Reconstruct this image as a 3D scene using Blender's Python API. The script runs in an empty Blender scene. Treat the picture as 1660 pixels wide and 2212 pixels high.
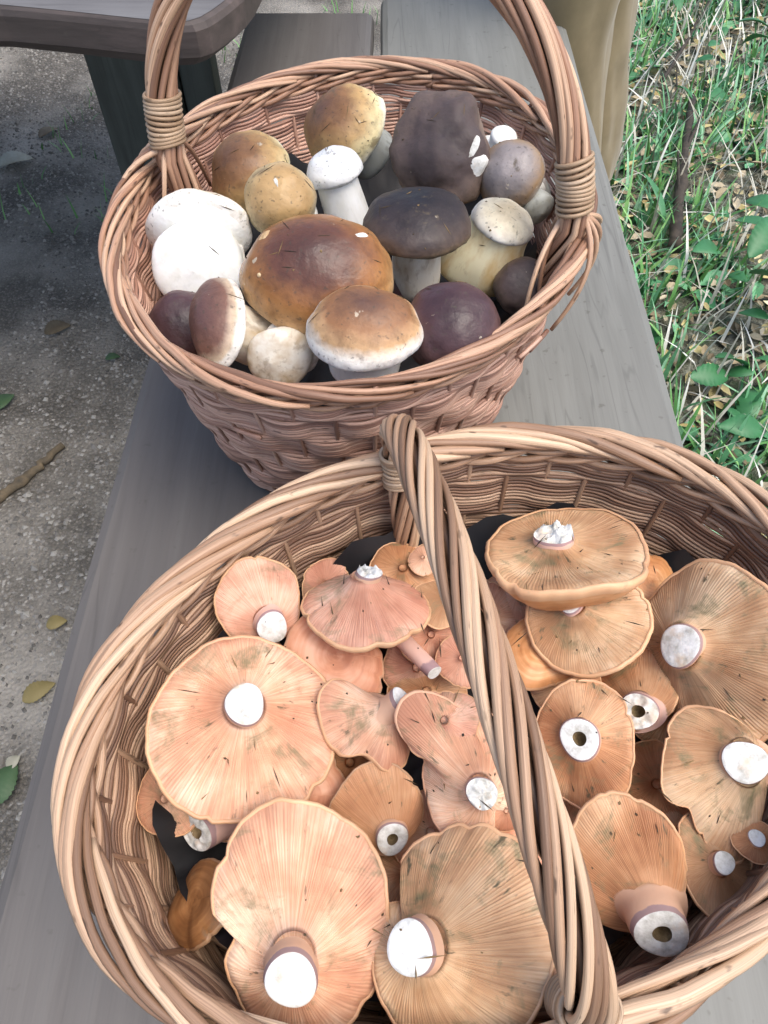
import bpy, math, random
import numpy as np
from mathutils import Vector, Matrix, noise

random.seed(7); RNG = np.random.default_rng(7)
scene = bpy.context.scene
COL = scene.collection
R_ = math.radians

# ------------------------------------------------------------------ camera, sky, sun, exposure
BENCH = 0.50                                   # height of the bench seat above the ground
F_PX, PITCH, CAM_H = 1580.0, R_(55.6), 0.55    # focal length in px of a 1660x2212 picture, tilt, height above the seat
cam_d = bpy.data.cameras.new('camera'); cam = bpy.data.objects.new('camera', cam_d); COL.objects.link(cam)
cam_d.sensor_fit = 'VERTICAL'; cam_d.sensor_height = 24.0; cam_d.lens = 24.0*F_PX/2212.0
cam_d.clip_start = 0.02; cam_d.clip_end = 500
CAM = Vector((0, 0, BENCH+CAM_H)); cam.location = CAM
cam.rotation_euler = (math.pi/2-PITCH, 0, 0)
cam_d.dof.use_dof = False
scene.camera = cam

SUN_EL, SUN_AZ = 66.0, 120.0                   # soft light from a bright overcast sky
world = bpy.data.worlds.new('World'); scene.world = world; world.use_nodes = True
wn = world.node_tree.nodes; wl = world.node_tree.links; wn.clear()
sky = wn.new('ShaderNodeTexSky'); sky.sky_type = 'NISHITA'; sky.sun_disc = False
sky.sun_elevation = R_(SUN_EL); sky.sun_rotation = R_(SUN_AZ); sky.dust_density = 4.0; sky.ozone_density = 1.0; sky.air_density = 1.0
bg = wn.new('ShaderNodeBackground'); bg.inputs['Strength'].default_value = 0.15
out = wn.new('ShaderNodeOutputWorld'); wl.new(sky.outputs[0], bg.inputs[0]); wl.new(bg.outputs[0], out.inputs[0])
sun_d = bpy.data.lights.new('sun', 'SUN'); sun = bpy.data.objects.new('sun', sun_d); COL.objects.link(sun)
sun_d.energy = 1.0; sun_d.angle = R_(40); sun_d.color = (1.0, 0.96, 0.9)
_sd = Vector((math.sin(R_(SUN_AZ))*math.cos(R_(SUN_EL)), math.cos(R_(SUN_AZ))*math.cos(R_(SUN_EL)), math.sin(R_(SUN_EL))))
sun.rotation_euler = _sd.to_track_quat('Z', 'Y').to_euler()
vs = scene.view_settings
vs.view_transform = 'Standard'; vs.look = 'None'; vs.exposure = 0.90; vs.gamma = 1.0; vs.use_curve_mapping = False
scene.render.film_transparent = False
scene.cycles.max_bounces = 6; scene.cycles.use_denoising = True

# ------------------------------------------------------------------ helpers
FW = Vector((0, math.cos(PITCH), -math.sin(PITCH))); UP = Vector((0, math.sin(PITCH), math.cos(PITCH))); RT = Vector((1, 0, 0))
def pix(x, y, z):
    """photograph point (1660x2212) -> world point at height z above the bench seat"""
    d = FW + RT*((x-830)/F_PX) + UP*((1106-y)/F_PX)
    return CAM + d*((z+BENCH-CAM.z)/d.z)
def depth(p): return (p-CAM).dot(FW)
def px_at(y_plane, x, y):
    d = FW + RT*((x-830)/F_PX) + UP*((1106-y)/F_PX)
    return CAM + d*(y_plane/d.y)

def mesh_obj(name, verts, faces, mat, parent=None, uvs=None, smooth=True, kind=None):
    me = bpy.data.meshes.new(name)
    me.from_pydata([tuple(v) for v in verts], [], [tuple(f) for f in faces])
    if uvs is not None:
        ul = me.uv_layers.new(name='UVMap')
        li = np.empty(len(me.loops), dtype=np.int32); me.loops.foreach_get('vertex_index', li)
        ul.data.foreach_set('uv', np.asarray(uvs, dtype=np.float32)[li].ravel())
    if smooth: me.polygons.foreach_set('use_smooth', np.ones(len(me.polygons), dtype=bool))
    me.materials.append(mat); me.update()
    o = bpy.data.objects.new(name, me); COL.objects.link(o)
    if parent is not None: o.parent = parent
    if kind: o['kind'] = kind
    return o
def empty(name, mat4=None, label=None, cat=None, group=None):
    o = bpy.data.objects.new(name, None); COL.objects.link(o); o.empty_display_size = 0.02
    if mat4 is not None: o.matrix_world = mat4
    if label: tag(o, label, cat, group)
    return o
def tag(o, label, cat, group=None, kind=None):
    if label: o['label'] = label
    if cat: o['category'] = cat
    if group: o['group'] = group
    if kind: o['kind'] = kind
    return o

def tube(P, r, sides=6, closed=False, cap=True, flat=None, ref=None):
    """swept tube -> verts, faces, uvs; r scalar or per point"""
    P = np.asarray(P, float); n = len(P); r = np.broadcast_to(np.asarray(r, float), (n,))
    if closed: T = np.roll(P, -1, 0)-np.roll(P, 1, 0)
    else: T = np.gradient(P, axis=0)
    T /= np.linalg.norm(T, axis=1)[:, None]+1e-12
    if ref is None:
        ref = np.array([0, 0, 1.]) if abs(T[:, 2]).mean() < .8 else np.array([1., 0, 0])
    ref = np.broadcast_to(np.asarray(ref, float), (n, 3))
    S = np.cross(T, ref); S /= np.linalg.norm(S, axis=1)[:, None]+1e-12
    B = np.cross(S, T)
    a = np.linspace(0, 2*np.pi, sides, endpoint=False)
    fx, fy = flat if flat else (1, 1)
    V = P[:, None]+r[:, None, None]*(fx*np.cos(a)[None, :, None]*S[:, None]+fy*np.sin(a)[None, :, None]*B[:, None])
    L = np.r_[0, np.cumsum(np.linalg.norm(np.diff(P, axis=0), axis=1))]
    uv = np.stack([np.repeat(L, sides), np.tile(a/(2*np.pi), n)], 1)
    V = V.reshape(-1, 3)
    i = np.arange(n if closed else n-1)[:, None]*sides; j = np.arange(sides)[None, :]
    i2 = ((np.arange(n if closed else n-1)+1) % n)[:, None]*sides; j2 = (j+1) % sides
    F = np.stack([i+j, i+j2, i2+j2, i2+j], -1).reshape(-1, 4).tolist()
    if cap and not closed:
        F.append(list(range(sides))[::-1]); F.append(list(range((n-1)*sides, n*sides)))
    return V, F, uv
def tube_obj(name, P, r, mat, parent=None, sides=6, **k):
    V, F, uv = tube(P, r, sides, **k)
    return mesh_obj(name, V, F, mat, parent, uv)
def box_obj(name, lo, hi, mat, parent=None, bev=0.004, rot=0, seg=2):
    import bmesh
    bm = bmesh.new(); bmesh.ops.create_cube(bm, size=1)
    s = Vector(hi)-Vector(lo); c = (Vector(hi)+Vector(lo))/2
    bmesh.ops.scale(bm, vec=s, verts=bm.verts)
    bmesh.ops.bevel(bm, geom=bm.edges[:], offset=bev, segments=seg, affect='EDGES', profile=.6)
    bmesh.ops.translate(bm, vec=c, verts=bm.verts)
    me = bpy.data.meshes.new(name); bm.to_mesh(me); bm.free(); me.materials.append(mat)
    o = bpy.data.objects.new(name, me); COL.objects.link(o)
    if parent is not None: o.parent = parent
    return o

# ------------------------------------------------------------------ materials
class NT:
    def __init__(s, name):
        s.m = bpy.data.materials.new(name); s.m.use_nodes = True; s.t = s.m.node_tree; s.t.nodes.clear()
        s.b = s.n('ShaderNodeBsdfPrincipled'); o = s.n('ShaderNodeOutputMaterial'); s.l(s.b.outputs[0], o.inputs[0])
    def n(s, t, **k):
        nd = s.t.nodes.new(t)
        for a, v in k.items(): setattr(nd, a, v)
        return nd
    def l(s, a, b): s.t.links.new(a, b)
    def set(s, **k):
        for a, v in k.items(): s.b.inputs[a.replace('_', ' ')].default_value = v
    def coord(s, out='Object', scale=(1, 1, 1), rnd=0.0):
        tc = s.n('ShaderNodeTexCoord'); mp = s.n('ShaderNodeMapping'); mp.inputs['Scale'].default_value = scale
        s.l(tc.outputs[out], mp.inputs['Vector'])
        if rnd:
            oi = s.n('ShaderNodeObjectInfo'); cx = s.n('ShaderNodeMath', operation='MULTIPLY'); cx.inputs[1].default_value = rnd
            s.l(oi.outputs['Random'], cx.inputs[0])
            cb = s.n('ShaderNodeCombineXYZ')
            for i in range(3): s.l(cx.outputs[0], cb.inputs[i])
            s.l(cb.outputs[0], mp.inputs['Location'])
        return mp.outputs[0]
    def noise(s, vec, scale, detail=3, rough=.55, dist=0):
        nd = s.n('ShaderNodeTexNoise'); nd.inputs['Scale'].default_value = scale; nd.inputs['Detail'].default_value = detail
        nd.inputs['Roughness'].default_value = rough; nd.inputs['Distortion'].default_value = dist
        s.l(vec, nd.inputs['Vector']); return nd.outputs['Fac']
    def ramp(s, fac, stops, interp='LINEAR'):
        r = s.n('ShaderNodeValToRGB'); r.color_ramp.interpolation = interp
        el = r.color_ramp.elements
        while len(el) < len(stops): el.new(0.5)
        for e, (p, c) in zip(el, stops):
            e.position = p; e.color = (c, c, c, 1) if isinstance(c, (int, float)) else (*c, 1)
        s.l(fac, r.inputs[0]); return r.outputs[0]
    def mix(s, fac, a, b, blend='MIX'):
        m = s.n('ShaderNodeMix', data_type='RGBA', blend_type=blend)
        for v, i in ((fac, 0), (a, 6), (b, 7)):
            if hasattr(v, 'links'): s.l(v, m.inputs[i])
            elif i == 0: m.inputs[0].default_value = v
            else: m.inputs[i].default_value = (*v, 1)
        return m.outputs[2]
    def math(s, op, a, b=None):
        m = s.n('ShaderNodeMath', operation=op)
        for i, v in enumerate((a, b)):
            if v is None: continue
            if hasattr(v, 'links'): s.l(v, m.inputs[i])
            else: m.inputs[i].default_value = v
        return m.outputs[0]
    def rand(s): return s.n('ShaderNodeObjectInfo').outputs['Random']
    def bump(s, h, strength=.4, dist=.001):
        b = s.n('ShaderNodeBump'); b.inputs['Strength'].default_value = strength; b.inputs['Distance'].default_value = dist
        s.l(h, b.inputs['Height']); s.l(b.outputs[0], s.b.inputs['Normal'])
    def color(s, c): s.l(c, s.b.inputs['Base Color'])

def mat_wicker(name, dark, mid, light):
    m = NT(name)
    v = m.coord('UV', (9, 7, 1), rnd=37.0)
    n1 = m.noise(v, 1.0, 4, .6)
    base = m.ramp(m.math('ADD', m.math('MULTIPLY', m.rand(), .72), m.math('MULTIPLY', n1, .42)), [(.12, dark), (.5, mid), (.9, light)])
    v2 = m.coord('UV', (60, 3, 1), rnd=91.0)
    sp = m.ramp(m.noise(v2, 1.2, 2, .5), [(.66, 0.0), (.74, .75)])
    c = m.mix(sp, base, tuple(x*.28 for x in dark))
    v3 = m.coord('UV', (14, 26, 1), rnd=17.0)
    st = m.noise(v3, 1.0, 3, .6)
    c = m.mix(m.ramp(st, [(.35, .45), (.6, 0.0)]), c, dark)
    m.color(c); m.set(Roughness=.5, Coat_Weight=.06, Coat_Roughness=.4)
    m.bump(m.math('ADD', st, n1), .35, .0006)
    return m.m
M = {}
M['wick_f'] = mat_wicker('wicker_front', (.11, .056, .034), (.35, .20, .122), (.58, .385, .25))
M['wick_r'] = mat_wicker('wicker_rear', (.15, .075, .05), (.48, .265, .19), (.70, .45, .335))
M['rod_f'] = mat_wicker('rods_front', (.13, .07, .04), (.41, .245, .148), (.68, .48, .315))
M['rod_r'] = mat_wicker('rods_rear', (.14, .07, .042), (.43, .24, .15), (.67, .45, .295))
M['core'] = mat_wicker('handle_core', (.05, .022, .012), (.10, .05, .025), (.16, .085, .045))  # core coloured dark so the gaps between strands look shaded
M['cane'] = mat_wicker('cane_binding', (.26, .165, .095), (.42, .29, .18), (.56, .42, .29))

def mat_wood(name, c0, c1, c2, scale=1.0, along='Y', rough=.6):
    m = NT(name)
    sc = (26, 1.6, 26) if along == 'Y' else (26, 26, 1.6) if along == 'Z' else (1.6, 26, 26)
    v = m.coord('Object', tuple(s*scale for s in sc), rnd=5)
    g = m.noise(v, 1.0, 6, .62, .8)
    v2 = m.coord('Object', tuple(scale*s for s in ((4, 2, 4))), rnd=9)
    p = m.noise(v2, 1.3, 4, .6)
    c = m.ramp(m.math('ADD', m.math('MULTIPLY', g, .6), m.math('MULTIPLY', p, .45)), [(.3, c0), (.52, c1), (.72, c2)])
    v3 = m.coord('Object', tuple(s*scale*3.4 for s in sc), rnd=3)
    f = m.noise(v3, 1.0, 3, .6)
    c = m.mix(m.ramp(f, [(.34, .2), (.5, 0.0)]), c, tuple(x*.65 for x in c0))
    ck = m.noise(m.coord('Object', tuple(s*scale*1.7 for s in sc), rnd=21), 1.0, 2, .5, .3)
    ck = m.ramp(ck, [(.485, 0.0), (.498, .28), (.506, .28), (.518, 0.0)]); gate = m.ramp(m.noise(v2, 2.1, 2, .5), [(.5, 0.0), (.62, 1.0)])
    c = m.mix(m.math('MULTIPLY', ck, gate), c, tuple(x*.3 for x in c0))
    vs_ = m.coord('Object', (1, 1, 1)); spk = m.ramp(m.noise(vs_, 95, 2, .5), [(.68, 0.0), (.76, .5)])
    c = m.mix(spk, c, (.08, .075, .06))
    m.color(c); m.set(Roughness=rough); m.bump(m.math('ADD', g, f), .5, .0012)
    return m.m
M['bench'] = mat_wood('weathered_bench_wood', (.098, .088, .080), (.122, .112, .102), (.15, .142, .130))  # left plank: lighting cast on its near part blended into the base tone
M['bench2'] = mat_wood('grey_green_bench_wood', (.15, .152, .136), (.185, .188, .17), (.22, .225, .205))
M['table'] = mat_wood('weathered_table_wood', (.085, .08, .08), (.125, .122, .122), (.17, .17, .17), along='X', rough=.8)
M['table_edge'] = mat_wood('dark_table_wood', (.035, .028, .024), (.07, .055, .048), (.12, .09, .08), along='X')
M['leg'] = mat_wood('dark_leg_wood', (.03, .035, .032), (.06, .072, .066), (.10, .12, .11), along='Z')

def mat_plain(name, c0, c1, scale=40, rough=.7, bump=.3, detail=4, spots=None, sheen=0.0):
    m = NT(name); v = m.coord('Object', (1, 1, 1), rnd=11)
    n1 = m.noise(v, scale, detail, .6)
    c = m.ramp(n1, [(.3, c0), (.7, c1)])
    if spots:
        c = m.mix(m.ramp(m.noise(v, spots[0], 3, .55), [(spots[1], 0.0), (spots[1]+.08, spots[2])]), c, spots[3])
    m.color(c); m.set(Roughness=rough, Sheen_Weight=sheen); m.bump(n1, bump, .0015)
    return m.m
M['liner'] = mat_plain('black_plastic', (.005, .005, .006), (.010, .010, .012), 30, .6, .4)
M['twig'] = mat_plain('dark_twig', (.02, .018, .014), (.07, .055, .04), 60, .85, .6)
M['stick'] = mat_plain('brown_stick', (.05, .042, .03), (.16, .12, .07), 60, .85, .6)
def mat_flesh():
    m = NT('white_flesh'); v = m.coord('Object', rnd=15); n1 = m.noise(v, 130, 4, .65); n2 = m.noise(v, 420, 2, .6)
    c = m.ramp(n1, [(.32, (.42, .41, .36)), (.5, (.67, .67, .63)), (.66, (.81, .81, .78))])
    c = m.mix(m.ramp(m.noise(m.coord('Object', rnd=63), 60, 4, .6), [(.54, 0.0), (.68, .6)]), c, (.62, .44, .26))
    m.color(c); m.set(Roughness=.85); m.bump(m.math('ADD', n1, n2), .3, .0012)
    return m.m
M['flesh'] = mat_flesh()
M['hollow'] = mat_plain('brown_hollow', (.12, .08, .035), (.25, .18, .09), 300, .85, .6)
M['pores'] = mat_plain('cream_pores', (.80, .79, .72), (.89, .89, .85), 260, .75, .35, spots=(30, .62, .35, (.55, .45, .22)))
M['dryleaf'] = mat_plain('dry_leaf_bit', (.42, .26, .12), (.70, .52, .30), 160, .7, .5)

# milk cap materials
def mat_gills(name, ca, cb, cc, stain):
    m = NT(name)
    v = m.coord('Object', (1, 1, 1), rnd=23)
    big = m.noise(v, 26, 3, .55)
    uv = m.coord('UV', (150, 2.5, 1), rnd=13)
    rad = m.noise(uv, 1.0, 4, .6)
    f = m.math('ADD', m.math('MULTIPLY', big, .74), m.math('MULTIPLY', rad, .26))
    c = m.ramp(f, [(.36, ca), (.5, cb), (.64, cc)])
    # fine radial lines between the gills
    uv2 = m.coord('UV', (190, .8, 1), rnd=3)
    ln = m.noise(uv2, 1.6, 1, .4)
    c = m.mix(m.ramp(ln, [(.36, .26), (.5, 0.0)]), c, tuple(x*.62 for x in ca))
    st = m.noise(m.coord('Object', (1, 1, 1), rnd=61), 42, 5, .7, .6)
    c = m.mix(m.ramp(st, [(.54, 0.0), (.68, stain)]), c, (.21, .18, .095))
    st2 = m.noise(m.coord('UV', (26, 3, 1), rnd=71), 1.0, 4, .65)
    c = m.mix(m.ramp(st2, [(.64, 0.0), (.71, stain)]), c, (.11, .09, .05))
    m.color(c); m.set(Roughness=.58, Subsurface_Weight=.12, Subsurface_Radius=(.006, .003, .0015), Subsurface_Scale=1.0, Specular_IOR_Level=.35)
    m.bump(m.math('ADD', rad, ln), .2, .0006)
    return m.m
M['gill_a'] = mat_gills('peach_gills', (.48, .215, .125), (.65, .36, .225), (.80, .575, .41), .8)
M['gill_b'] = mat_gills('orange_gills', (.35, .145, .064), (.52, .26, .125), (.69, .43, .25), .85)
M['gill_c'] = mat_gills('ochre_gills', (.37, .19, .092), (.54, .325, .178), (.71, .51, .325), .95)
M['gill_p'] = mat_gills('pink_gills', (.47, .20, .125), (.64, .335, .225), (.79, .53, .39), .6)
def mat_captop(name, ca, cb, cc):
    m = NT(name); v = m.coord('Object', (1, 1, 1), rnd=29)
    n1 = m.noise(v, 34, 4, .6); uv = m.coord('UV', (3, 7, 1), rnd=9); z = m.noise(uv, 1.0, 3, .5, .4)
    c = m.ramp(m.math('ADD', m.math('MULTIPLY', n1, .5), m.math('MULTIPLY', z, .5)), [(.36, ca), (.5, cb), (.63, cc)])
    st = m.noise(m.coord('Object', (1, 1, 1), rnd=53), 60, 4, .65)
    c = m.mix(m.ramp(st, [(.62, 0.0), (.72, .6)]), c, (.16, .11, .06))
    tc = m.n('ShaderNodeTexCoord'); sp = m.n('ShaderNodeSeparateXYZ'); m.l(tc.outputs['UV'], sp.inputs[0])
    c = m.mix(m.ramp(m.math('ADD', sp.outputs['Y'], m.math('MULTIPLY', n1, .04)), [(.985, 0.0), (1.02, .5)]), c, (.68, .45, .28))
    m.color(c); m.set(Roughness=.5, Subsurface_Weight=.08, Subsurface_Radius=(.005, .002, .001)); m.bump(n1, .3, .0012)
    return m.m
M['ctop'] = mat_captop('orange_cap_skin', (.42, .17, .06), (.60, .28, .11), (.74, .44, .22))
M['ctop_p'] = mat_captop('pink_cap_skin', (.50, .20, .11), (.66, .31, .18), (.76, .44, .29))
M['ctop_b'] = mat_captop('brown_cap_skin', (.18, .07, .022), (.30, .13, .045), (.44, .21, .08))
def mat_mstem(name, base, ring):
    m = NT(name)
    tc = m.n('ShaderNodeTexCoord'); sp = m.n('ShaderNodeSeparateXYZ'); m.l(tc.outputs['UV'], sp.inputs[0])
    n1 = m.noise(m.coord('Object', rnd=19), 70, 4, .6)
    c = m.mix(n1, tuple(x*.75 for x in base), base)
    e = m.ramp(m.math('ADD', sp.outputs['Y'], m.math('MULTIPLY', n1, .25)), [(.97, 0.0), (1.09, .9)])
    c = m.mix(e, c, ring)
    m.color(c); m.set(Roughness=.6, Subsurface_Weight=.1, Subsurface_Radius=(.005, .003, .002)); m.bump(n1, .4, .001)
    return m.m
M['mstem'] = mat_mstem('milk_cap_stem', (.74, .45, .29), (.30, .20, .20))
M['mstem_p'] = mat_mstem('pink_milk_cap_stem', (.80, .52, .42), (.34, .22, .23))

# ------------------------------------------------------------------ ground
def mat_ground():
    m = NT('forest_floor')
    v = m.coord('Object')
    geo = m.n('ShaderNodeNewGeometry'); sp = m.n('ShaderNodeSeparateXYZ'); m.l(geo.outputs['Position'], sp.inputs[0])
    edge = m.math('ADD', sp.outputs['X'], m.math('MULTIPLY', m.math('SUBTRACT', m.noise(v, 3.0, 4, .6), .5), .9))
    side = m.ramp(edge, [(.05, 0.0), (.35, 1.0)])
    vo = m.n('ShaderNodeTexVoronoi'); vo.inputs['Scale'].default_value = 150; m.l(v, vo.inputs['Vector'])
    fine = m.noise(v, 320, 3, .7)
    grav = m.mix(m.ramp(vo.outputs['Distance'], [(.1, 1.0), (.6, 0.0)]), (.14, .126, .104), (.30, .275, .235))
    grav = m.mix(m.ramp(fine, [(.35, .7), (.65, 0.0)]), grav, (.05, .05, .045))
    big = m.noise(v, 4.5, 4, .55)
    grav = m.mix(m.ramp(big, [(.42, 0.0), (.66, .75)]), grav, (.40, .375, .325))
    soil = m.ramp(m.noise(v, 45, 5, .7), [(.3, (.03, .03, .02)), (.5, (.13, .13, .09)), (.68, (.36, .37, .30))])
    soil = m.mix(m.ramp(m.noise(v, 14, 4, .6), [(.5, 0.0), (.62, .6)]), soil, (.05, .12, .05))
    m.color(m.mix(side, grav, soil)); m.set(Roughness=.95)
    m.bump(m.math('ADD', fine, vo.outputs['Distance']), .9, .006)
    return m.m
gx = np.concatenate([[-60, -20, -8, -4], np.linspace(-2.4, 2.6, 90), [4, 8, 20, 60]]); gy = np.concatenate([[-60, -20, -6, -2], np.linspace(-.8, 4.2, 90), [6, 12, 30, 60]])
def ground_z(x, y): return .018*noise.noise(Vector((x*1.7, y*1.7, .3)))+.006*noise.noise(Vector((x*7, y*7, 2.3)))
V = [(x, y, ground_z(x, y)) for y in gy for x in gx]; nx = len(gx)
Fc = [(j*nx+i, j*nx+i+1, (j+1)*nx+i+1, (j+1)*nx+i) for j in range(len(gy)-1) for i in range(nx-1)]
g = mesh_obj('ground', V, Fc, mat_ground(), kind='structure')
tag(g, 'grey gravel path turning into grassy leaf litter', None)

# ------------------------------------------------------------------ bench and table
bench = empty('bench', Matrix.Translation((0, .7, 0)), 'weathered grey two plank bench carrying both baskets', 'bench')
def plank(name, xs, ys, z0, z1, mat, parent, rnd=.012, off=(0, 0, 0)):
    """board with slightly uneven long edges and rounded arrises; xs = (x0 at y0, x0 at y1, x1 at y0, x1 at y1)"""
    prof = []
    n = 40; rows = []
    Vv = []; Ff = []
    for i in range(n+1):
        t = i/n; y = ys[0]+(ys[1]-ys[0])*t
        a = xs[0]+(xs[1]-xs[0])*t+.0022*noise.noise(Vector((y*6, 1.7, xs[0]*9))); b = xs[2]+(xs[3]-xs[2])*t+.0022*noise.noise(Vector((y*6, 7.7, xs[2]*9)))
        r = rnd
        pts = [(a, z0+r), (a, z1-r), (a+r*.3, z1-r*.3), (a+r, z1)]
        pts += [(a+r+(b-a-2*r)*k/8, z1+.0008*noise.noise(Vector((k*1.3, y*5, 3)))) for k in range(1, 8)]
        pts += [(b-r, z1), (b-r*.3, z1-r*.3), (b, z1-r), (b, z0+r), (b-r, z0), (a+r, z0)]
        rows.append(len(pts)); Vv += [(p[0]-off[0], y-off[1], p[1]-off[2]) for p in pts]
    k = rows[0]
    for i in range(n):
        for j in range(k): Ff.append((i*k+j, i*k+(j+1) % k, (i+1)*k+(j+1) % k, (i+1)*k+j))
    Ff.append(tuple(range(k))); Ff.append(tuple(range(n*k, (n+1)*k))[::-1])
    Ff = [f[::-1] for f in Ff]
    o = mesh_obj(name, Vv, Ff, mat, parent, smooth=False)
    return o
off = (0, .7, 0)
plank('plank', (-.272, -.236, -.016, -.018), (-.25, 1.41), BENCH-.045, BENCH, M['bench'], bench, off=off)
plank('plank', (-.006, -.006, .288, .309), (-.25, 1.47), BENCH-.045, BENCH, M['bench2'], bench, off=off)
for yy in (-.05, 1.12):
    box_obj('leg', (-.20, yy-.035-.7, 0.0), (-.10, yy+.035-.7, BENCH-.105), M['leg'], bench)
    box_obj('leg', (.14, yy-.035-.7, 0.0), (.24, yy+.035-.7, BENCH-.105), M['leg'], bench)
    box_obj('crossbar', (-.24, yy-.04-.7, BENCH-.105), (.27, yy+.04-.7, BENCH-.0455), M['leg'], bench)

TZ = .22                                        # table top above the seat
tb = empty('picnic_table', Matrix.Translation((-1.0, 1.5, 0)), 'grey picnic table with rounded corner and dark edge behind the baskets', 'table')
c0 = pix(0, 30, TZ); c1 = pix(400, 66, TZ)
def rounded_slab(name, corner_px, z0, z1, mat_top, mat_side, parent, off):
    # outline: near edge from far left to the rounded corner, then the right edge going away
    A = np.array([-2.2, c0.y+.055]); 
    pts = [A]+[np.array(pix(px_, py_, TZ))[:2] for px_, py_ in corner_px]
    e = pts[-1]; d = e-pts[-2]; d /= np.linalg.norm(d)
    B = e+np.array([.12, 1.0])/np.linalg.norm([.12, 1.0])*1.1
    pts += [B, np.array([-2.2, B[1]])]
    pts = np.array(pts); cen = pts.mean(0)
    prof = [(.012, z0), (0, z0+.010), (0, z1-.008), (.003, z1-.0025), (.008, z1)]
    Vv = []; n = len(pts)
    for ins, z in prof:
        for p in pts:
            q = p+(cen-p)/np.linalg.norm(cen-p)*ins; Vv.append((q[0]-off[0], q[1]-off[1], z-off[2]))
    Fs = []
    for k in range(len(prof)-1):
        for j in range(n): Fs.append((k*n+j, k*n+(j+1) % n, (k+1)*n+(j+1) % n, (k+1)*n+j))
    top = tuple(range((len(prof)-1)*n, len(prof)*n)); bot = tuple(range(n))[::-1]
    o = mesh_obj(name, Vv, Fs+[bot], mat_side, parent, smooth=False)
    t = mesh_obj('table_surface', [(Vv[i][0], Vv[i][1], Vv[i][2]+.0004) for i in top], [tuple(range(n))], mat_top, o, smooth=False)
    return o
rounded_slab('table_top', [(px_, py_-14) for px_, py_ in ((0, 30), (150, 43), (300, 58), (380, 66), (420, 64), (447, 55), (470, 41), (496, 22), (522, 0), (540, -22))], BENCH+TZ-.042, BENCH+TZ, M['table'], M['table_edge'], tb, (-1.0, 1.5, 0))
ly = 1.30
box_obj('leg', (-.495+1, ly-1.5, 0), (-.352+1, ly+.06-1.5, BENCH+TZ-.042), M['leg'], tb)
box_obj('leg', (-.349+1, ly+.02-1.5, 0), (-.292+1, ly+.075-1.5, BENCH+TZ-.042), M['leg'], tb)
box_obj('leg', (-1.70+1, ly-1.5, 0), (-1.50+1, ly+.06-1.5, BENCH+TZ-.042), M['leg'], tb)

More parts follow.
